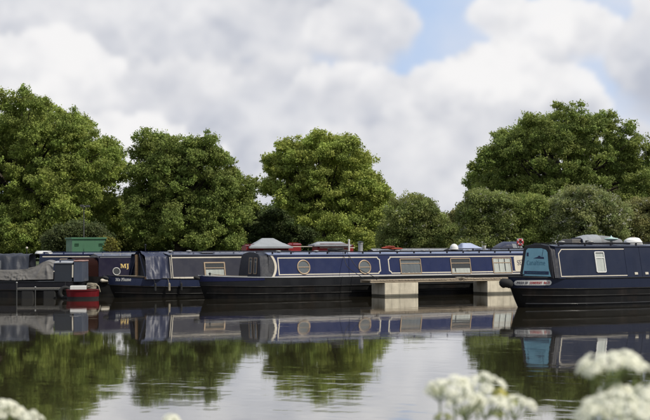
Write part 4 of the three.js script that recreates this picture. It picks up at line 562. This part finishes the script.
// lobes: [pixel x, pixel y, pixel radius]: the main rounded masses of a crown, each given depth of its own
function tree(name, label, category, { d, base, lobes, col, seed, bough = 0.76, perBough = 22, gaps = -0.05, geo = oakClump, density = 1, thick = 0.8, trunkR = 0.45, trunkPx = null, blossom = 0, vary = 0.25, group = null, fork = 0.32, ragged = true }) {
  const r = rng(seed), s = d / 1457, px0 = trunkPx ?? lobes.reduce((a, l) => a + l[0] * l[2], 0) / lobes.reduce((a, l) => a + l[2], 0), root = at(px0, 246, d), gy = groundY(root.x, -d);
  const t = thing(name, label, category, V(root.x, gy, root.z), 0, group), spheres = [], mid = lobes.reduce((a, l) => a + l[0], 0) / lobes.length, half = Math.max(...lobes.map((l) => Math.abs(l[0] - mid) + l[2])) * s;
  for (const [px, py, pr] of lobes) {
    const c = at(px, py + (geo === oakClump ? 5 : 3), d), rad = pr * s * (ragged ? 0.86 : 0.95), off = Math.abs(px - mid) * s, room = Math.max(0, Math.sqrt(Math.max(0, half * half - off * off)) - rad) * thick, n = room > rad * 0.9 ? 3 : room > 0.4 * rad ? 2 : 1;
    for (let i = 0; i < n; i++) { const z = n === 1 ? (r() - 0.5) * rad * 0.6 : n === 2 ? (i ? 1 : -1) * room * 0.6 + (r() - 0.5) * 0.4 : (i - 1) * room; const k = n > 1 && i !== n - 1 ? 0.95 : 1; spheres.push({ c: V(c.x - root.x + (r() - 0.5) * rad * 0.15, c.y - gy + (r() - 0.5) * rad * 0.15, -z * -1), R: rad * k }); }
  }
  if (ragged) for (const sp of [...spheres]) for (let i = 0; i < 4; i++) { const v = V(r() * 2 - 1, r() * 1.5 - 0.5, r() * 1.6 - 0.6).normalize(), q = sp.R * (0.28 + 0.26 * r()); spheres.push({ c: sp.c.clone().addScaledVector(v, sp.R * (0.85 + 0.22 * r())), R: q }); }
  const spots = [], blooms = [];
  spheres.forEach((sp, si) => {
    const n = Math.round(density * 4 * Math.PI * sp.R * sp.R / (bough * bough) * (ragged && geo === oakClump ? 0.33 : 0.40) + 4);
    for (let i = 0; i < n; i++) {
      const y = 1 - 2 * (i + r()) / n, a = i * 2.39996 + r() * 1.2, q = Math.sqrt(Math.max(0, 1 - y * y)), kind = r(), inner = kind < 0.24 ? 0.4 + 0.3 * r() : kind < 0.80 ? 0.74 + 0.26 * r() : 0.98 + 0.26 * r();
      const dir = V(Math.cos(a) * q, y, Math.sin(a) * q), c = sp.c.clone().addScaledVector(dir, sp.R * inner);
      if (spheres.some((o, oi) => oi !== si && c.distanceTo(o.c) < o.R * 0.60)) continue;
      if (c.y < 0.4 || fbm(c.x * 0.5 + seed, c.y * 0.6, c.z * 0.5, 2) < gaps * (kind < 0.24 ? 2.5 : 1)) continue;
      const br = bough * (kind >= 0.80 ? 0.35 + 0.3 * r() : 0.60 + 0.75 * r() * r() + 0.15 * r()), tint = 1 + (r() - 0.5) * vary * 2, yel = (r() - 0.5) * 0.16, m = Math.round(perBough * br * br / bough / bough * (0.8 + 0.4 * r()) + 5), tilt = [(r() - 0.5) * 0.7, (r() - 0.5) * 0.7], turn = r() * 6.28, long = 1 + 0.55 * r(), ca = Math.cos(turn), sa = Math.sin(turn);
      for (let j = 0; j < m; j++) {
        const v = V(r() * 2 - 1, r() * 2 - 1, r() * 2 - 1).normalize(); if (v.y < -0.1) v.y *= 0.35;
        const e = Math.pow(r(), 0.5) * (r() < 0.08 ? 1.3 : 1), p = c.clone().add(V(v.x * br * e, v.y * br * 0.66 * e + (v.x * tilt[0] + v.z * tilt[1]) * br * e * 0.6, v.z * br * e)), al = (p.x - c.x) * ca + (p.z - c.z) * sa, k = tint * (0.9 + 0.2 * r());
        p.x += al * ca * (long - 1); p.z += al * sa * (long - 1);
        const spot = { p, a: r() * 6.28, b: r() * 6.28, c: r() * 0.6, s: 0.7 + 0.6 * r(), col: [col[0] * k * (1 + yel), col[1] * k, col[2] * k] };
        if (blossom && v.y > -0.2 && r() < blossom * (0.3 + 1.4 * sstep(-0.2, 0.3, fbm(c.x * 0.5, c.y * 0.5, c.z * 0.5 + seed, 2)))) blooms.push({ ...spot, p: p.clone().addScaledVector(v, 0.12), s: spot.s * 0.7, col: [0.44 * k, 0.44 * k, 0.36 * k] }); else spots.push(spot);
      }
    }
  });
  foliage('crown', spots, geo, leaf, t); if (blooms.length) foliage('blossom', blooms, blossomClump, petal, t);
  const topY = Math.max(...spheres.map((q) => q.c.y)), fy = topY * fork, wood = [taper([V(0, -0.3, 0), V(0.05, fy * 0.4, 0.03), V(-0.05, fy, 0), V(0.1, fy + (topY - fy) * 0.5, 0.1), V(0.0, topY, 0)], trunkR, trunkR * 0.12, 9)];
  spheres.filter((_, i) => i % (spheres.length > 16 ? 2 : 1) === 0).forEach((q) => { const st = V(0, fy * (0.7 + 0.7 * r()), 0), e = q.c.clone(); if (e.y < st.y + 0.2) st.y = Math.max(0.2, e.y - 0.5); const m = st.clone().lerp(e, 0.5).add(V((r() - 0.5) * 0.7, 0.4 + r() * 0.5, (r() - 0.5) * 0.7)); wood.push(taper([st, m, e, e.clone().addScaledVector(e.clone().sub(m).normalize(), q.R * 0.6)], trunkR * 0.45, 0.02, 6)); });
  part('trunk', wood, M.bark, t); return t;
}
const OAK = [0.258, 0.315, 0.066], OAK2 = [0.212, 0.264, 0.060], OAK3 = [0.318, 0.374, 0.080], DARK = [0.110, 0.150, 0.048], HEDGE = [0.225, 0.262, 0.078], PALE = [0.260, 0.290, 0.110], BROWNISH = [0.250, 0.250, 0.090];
tree('oak_tree', 'tall broad oak filling the left edge behind the green hut', 'tree', { d: 148, seed: 101, col: OAK, trunkPx: 22, trunkR: 0.6, lobes: [[44, 118, 24], [8, 122, 26], [70, 125, 20], [92, 146, 20], [108, 163, 19], [62, 150, 30], [25, 155, 34], [-18, 140, 34], [84, 178, 23], [100, 197, 12], [50, 190, 32], [12, 200, 32], [-30, 185, 34], [80, 212, 23], [97, 221, 14], [30, 225, 24], [-12, 225, 28], [64, 232, 18], [40, 240, 14], [8, 242, 14], [90, 236, 11]] });
tree('oak_tree', 'dense rounded oak second from the left, behind the canopy boat', 'tree', { d: 146, seed: 202, col: OAK2, trunkPx: 178, trunkR: 0.5, lobes: [[157, 152, 20], [190, 153, 19], [205, 150, 16], [222, 170, 20], [240, 186, 16], [146, 173, 15], [180, 178, 26], [212, 195, 26], [240, 206, 15], [152, 198, 22], [134, 191, 7], [184, 215, 26], [224, 222, 20], [150, 226, 22], [172, 150, 14], [200, 238, 12], [232, 238, 11]] });
tree('oak_tree', 'bright yellow green oak in the middle, standing behind the red boats', 'tree', { d: 150, seed: 303, col: OAK3, trunkPx: 325, trunkR: 0.45, vary: 0.22, lobes: [[318, 148, 19], [294, 150, 15], [342, 148, 17], [356, 162, 16], [279, 163, 13], [300, 175, 19], [272, 184, 7], [330, 178, 24], [362, 188, 18], [382, 198, 11], [288, 194, 13], [308, 203, 20], [343, 212, 24], [372, 215, 16], [384, 222, 7], [334, 231, 16], [358, 236, 14]] });
tree('oak_tree', 'very wide dark green oak on the right rising above the hawthorns', 'tree', { d: 160, seed: 404, col: OAK2, trunkPx: 565, trunkR: 0.65, thick: 0.7, lobes: [[556, 126, 20], [530, 133, 19], [585, 132, 19], [505, 145, 19], [606, 142, 18], [490, 162, 18], [628, 155, 15], [642, 158, 8], [482, 184, 16], [475, 204, 12], [520, 165, 25], [552, 160, 28], [588, 165, 26], [618, 176, 22], [640, 182, 14], [508, 190, 22], [540, 195, 22], [580, 197, 24], [615, 200, 22], [645, 200, 16], [662, 190, 16]] });
// hedgerow and bushes
const shrub = (name, label, cat, d, seed, col, lobes, x = {}) => tree(name, label, cat, { d, seed, col, lobes, geo: shrubClump, bough: 0.72, perBough: 30, gaps: -0.26, density: 1.1, vary: 0.32, trunkR: 0.16, fork: 0.2, thick: 0.6, ...x });
shrub('hawthorn', 'small dome shaped tree with a dusting of blossom right of the middle oak', 'tree', 138, 11, HEDGE, [[412, 210, 17], [400, 222, 16], [425, 218, 18], [440, 226, 12], [412, 236, 18], [436, 240, 12], [392, 238, 14]], { blossom: 0.05, trunkR: 0.25 });
shrub('shrub', 'low brownish shrub filling the gap between blossom dome and wide oak', 'shrub', 140, 12, BROWNISH, [[452, 222, 11], [463, 218, 9], [446, 232, 10], [460, 234, 12], [470, 228, 9]]);
shrub('shrub', 'rounded green bush under the left end of the wide oak', 'shrub', 132, 13, HEDGE, [[489, 210, 17], [476, 224, 14], [500, 222, 16], [484, 238, 16], [470, 240, 11], [503, 242, 12], [470, 210, 8], [480, 198, 9], [498, 199, 8]], { blossom: 0.06 });
shrub('shrub', 'mid green bush between the rounded bush and pale blossomed hawthorn', 'shrub', 133, 14, [0.24, 0.29, 0.072], [[522, 212, 15], [538, 210, 14], [512, 226, 15], [535, 230, 16], [550, 222, 12], [520, 243, 12], [546, 242, 12], [505, 204, 8], [530, 200, 8], [552, 208, 9], [560, 232, 10]]);
shrub('hawthorn', 'pale hawthorn thick with white blossom below the wide oak', 'tree', 131, 15, PALE, [[574, 206, 16], [592, 204, 15], [560, 220, 15], [580, 224, 18], [604, 216, 15], [612, 230, 14], [566, 238, 12], [590, 241, 12], [562, 202, 8], [583, 194, 8], [606, 203, 9], [618, 212, 8]], { blossom: 0.18 });
shrub('hawthorn', 'olive hawthorn with faint blossom at the right edge', 'tree', 133, 16, BROWNISH, [[628, 214, 13], [645, 210, 14], [620, 230, 14], [640, 228, 16], [658, 222, 14], [616, 243, 11], [640, 244, 11]], { blossom: 0.08 });
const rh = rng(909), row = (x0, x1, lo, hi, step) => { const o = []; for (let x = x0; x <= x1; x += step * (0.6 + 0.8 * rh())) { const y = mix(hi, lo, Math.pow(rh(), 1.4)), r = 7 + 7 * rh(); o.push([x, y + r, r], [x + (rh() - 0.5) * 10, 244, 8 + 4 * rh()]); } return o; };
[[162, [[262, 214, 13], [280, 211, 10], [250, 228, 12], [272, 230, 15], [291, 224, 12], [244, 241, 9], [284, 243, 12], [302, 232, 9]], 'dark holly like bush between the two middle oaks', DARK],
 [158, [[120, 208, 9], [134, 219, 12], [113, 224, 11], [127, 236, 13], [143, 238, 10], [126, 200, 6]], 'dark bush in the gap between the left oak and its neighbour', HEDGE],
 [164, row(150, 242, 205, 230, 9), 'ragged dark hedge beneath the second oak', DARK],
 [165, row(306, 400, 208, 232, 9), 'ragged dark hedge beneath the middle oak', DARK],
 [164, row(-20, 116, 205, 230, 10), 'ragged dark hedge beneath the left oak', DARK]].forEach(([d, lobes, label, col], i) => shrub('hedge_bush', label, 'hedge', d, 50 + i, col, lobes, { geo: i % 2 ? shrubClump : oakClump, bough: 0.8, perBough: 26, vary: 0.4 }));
shrub('shrub', 'yellow green bush against the right wall of the green hut', 'shrub', 102, 31, [0.16, 0.15, 0.025], [[107, 246, 5.5], [110, 250, 5], [106, 241, 3]], { bough: 0.3, perBough: 14, trunkR: 0.05 });
shrub('shrub', 'olive green bush behind the green hut and around the lamp post', 'shrub', 112, 32, [0.09, 0.11, 0.034], [[66, 234, 8], [78, 230, 8], [92, 232, 8], [56, 240, 8], [100, 240, 7], [76, 242, 9]]);

// ---------------------------------------------------------------- cow parsley on the near bank
const white = S([0.80, 0.79, 0.66], 0.8), budGreen = S([0.40, 0.42, 0.14], 0.8), stemMat = S([0.16, 0.20, 0.065], 0.7), yellow = S([0.50, 0.46, 0.14], 0.8), petalWhite = new THREE.MeshPhysicalMaterial({ color: C(0.92, 0.91, 0.79), roughness: 0.8, transmission: 0.45, thickness: 0, side: THREE.DoubleSide });
function floret(r) {
  const pos = [], n = 5; for (let i = 0; i < n; i++) { const a = i / n * 6.283, w = 0.52, l = r * (i < 2 ? 1.15 : 0.9), p = [[Math.cos(a - w) * l * 0.62, 0.0006, Math.sin(a - w) * l * 0.62], [Math.cos(a) * l, 0.0002, Math.sin(a) * l], [Math.cos(a + w) * l * 0.62, 0.0006, Math.sin(a + w) * l * 0.62]]; pos.push(0, 0, 0, ...p[1], ...p[0], 0, 0, 0, ...p[2], ...p[1]); }
  const g = new THREE.BufferGeometry(); g.setAttribute('position', new THREE.Float32BufferAttribute(pos, 3)); g.computeVertexNormals(); return g;
}
const FL = floret(0.0029);
function umbellet(seed, R0, n) { const r = rng(seed), gs = []; for (let i = 0; i < n; i++) { const y = 1 - 0.9 * (i + 0.5) / n, a = i * 2.4, q = Math.sqrt(1 - y * y), dir = V(Math.cos(a) * q, y * 0.8 + 0.12, Math.sin(a) * q).normalize(), g = FL.clone(); g.scale(0.8 + 0.5 * r(), 1, 0.8 + 0.5 * r()).rotateY(r() * 6).applyQuaternion(new THREE.Quaternion().setFromUnitVectors(V(0, 1, 0), dir.clone().add(V((r() - .5) * .5, 0.3, (r() - .5) * .5)).normalize())); g.translate(dir.x * R0 * 1.2, dir.y * R0 * 0.3, dir.z * R0 * 1.2); gs.push(g); } return mergeGeometries(gs.map(flat)); }
const umbellets = [1, 2, 3].map((i) => umbellet(i * 7, 0.0052, 12));
function parsley(label, seed, depth, heads, extra) {
  const r = rng(seed), c = heads.reduce((a, h) => a + h[0], 0) / heads.length, fx = at(c, 420, depth), gy = groundY(fx.x, -depth), t = thing('cow_parsley', label, 'cow parsley', V(fx.x, gy, -depth), 0), joint = V((r() - 0.5) * 0.04, 0.62 + 0.1 * r(), 0);
  const root = V((r() - 0.5) * 0.06, 0, 0); part('stem', taper([root, root.clone().lerp(joint, 0.5).add(V(0.012, 0, 0.01)), joint], 0.0042, 0.0026, 7), stemMat, t);
  for (const [px, py, pr, kind = 0, dz = 0] of heads) {
    const top = at(px, py, depth + dz).sub(t.position), R0 = pr * 1.22 / 1457 * depth, u = new THREE.Group(); u.name = 'umbel'; t.add(u); u.position.copy(top);
    const base = V((r() - 0.5) * 0.01, -R0 * 1.05, (r() - 0.5) * 0.008), n = kind === 1 ? 5 : Math.max(8, Math.round(11 * R0 / 0.02)), rays = [rod(base.clone().add(V(0, -0.001, 0)), base, 0.0012)];
    part('stalk', tube([joint, joint.clone().lerp(top, 0.55).add(V((top.x - joint.x) * 0.15, -0.02, 0)), top.clone().add(base)], 0.0012, 20, 6), stemMat, t);
    for (let i = 0; i < n; i++) {
      const y = 1 - 0.98 * (i + 0.5) / n, a = i * 2.39996 + r() * 0.5, q = Math.sqrt(1 - y * y), tip = V(Math.cos(a) * q * R0 * (0.92 + 0.16 * r()), (y - 0.55) * R0 * 0.46 + (r() - 0.5) * 0.006, Math.sin(a) * q * R0), up = V(Math.cos(a) * q, 0.9, Math.sin(a) * q).normalize();
      rays.push(tube([base, base.clone().lerp(tip, 0.6).add(V(tip.x * 0.12, -0.001, tip.z * 0.12)), tip], 0.0006, 6, 4));
      const m = new THREE.Mesh(umbellets[i % 3], kind === 2 ? yellow : kind === 1 ? budGreen : petalWhite); m.name = 'umbellet'; m.position.copy(tip); m.quaternion.setFromUnitVectors(V(0, 1, 0), up); m.rotateY(r() * 6); m.scale.setScalar((kind === 2 ? 0.55 : kind === 1 ? 0.45 : 0.72) + 0.42 * r()); m.castShadow = m.receiveShadow = true; u.add(m);
    }
    part('ray', rays, stemMat, u);
  }
  const lf = []; for (let i = 0; i < 9; i++) { const a = r() * 6.28, y = 0.1 + 0.5 * r(), o = root.clone().lerp(joint, y / 0.66), L = 0.06 + 0.08 * r(), dir = V(Math.cos(a), 0.3, Math.sin(a)); lf.push(rod(o, o.clone().addScaledVector(dir, L), 0.0012)); for (let j = 1; j < 7; j++) for (const s of [1, -1]) { const b = o.clone().addScaledVector(dir, L * j / 6.5), w = V(-Math.sin(a) * s, 0.1, Math.cos(a) * s).addScaledVector(dir, 0.6).normalize(), l = 0.022 * (1.1 - j / 8); const g = new THREE.BufferGeometry(), e = b.clone().addScaledVector(w, l), k = V(Math.cos(a), 0.0, Math.sin(a)).multiplyScalar(l * 0.28), m1 = b.clone().lerp(e, 0.5).add(k), m2 = b.clone().lerp(e, 0.5).sub(k); g.setAttribute('position', new THREE.Float32BufferAttribute([b, m1, e, b, e, m2].flatMap((v) => v.toArray()), 3)); g.computeVertexNormals(); lf.push(g); } }
  part('leaf', lf, S([0.07, 0.11, 0.03], 0.7), t);
  return t;
}
parsley('broad cow parsley with creamy flower heads left of the wide oak reflection', 1, 1.62, [[450, 383, 17], [480, 381, 19, 0, 0.03], [466, 398, 15, 0, -0.02], [489, 402, 13], [444, 416, 7, 1], [470, 410, 9, 0, 0.02], [438, 390, 10, 0, 0.03]]);
parsley('slender cow parsley with a yellowing bud and one small pale head', 2, 1.72, [[500, 392, 5.5, 2], [518, 402, 14], [508, 400, 8, 1, 0.02], [497, 412, 5, 1]]);
parsley('tall cow parsley with a domed flower head before the dark boat reflection', 3, 1.52, [[608, 362, 22], [622, 358, 15, 0, 0.03], [592, 368, 11], [634, 364, 10, 0, -0.02]]);
parsley('crowded cow parsley spreading its flower heads across the lower right corner', 4, 1.36, [[612, 402, 24], [640, 405, 22, 0, 0.04], [590, 412, 15], [615, 389, 15, 0, 0.2], [648, 392, 11, 0, 0.1], [634, 418, 16, 0, -0.03]]);
parsley('small cow parsley head poking up in the lower left corner', 5, 1.85, [[7, 404, 8, 0], [14, 410, 8, 0, 0.02], [31, 416, 9, 0], [2, 412, 7]]);
parsley('single low cow parsley head just showing left of the middle', 6, 1.9, [[173, 420, 6]]);

renderer.render(scene, camera);
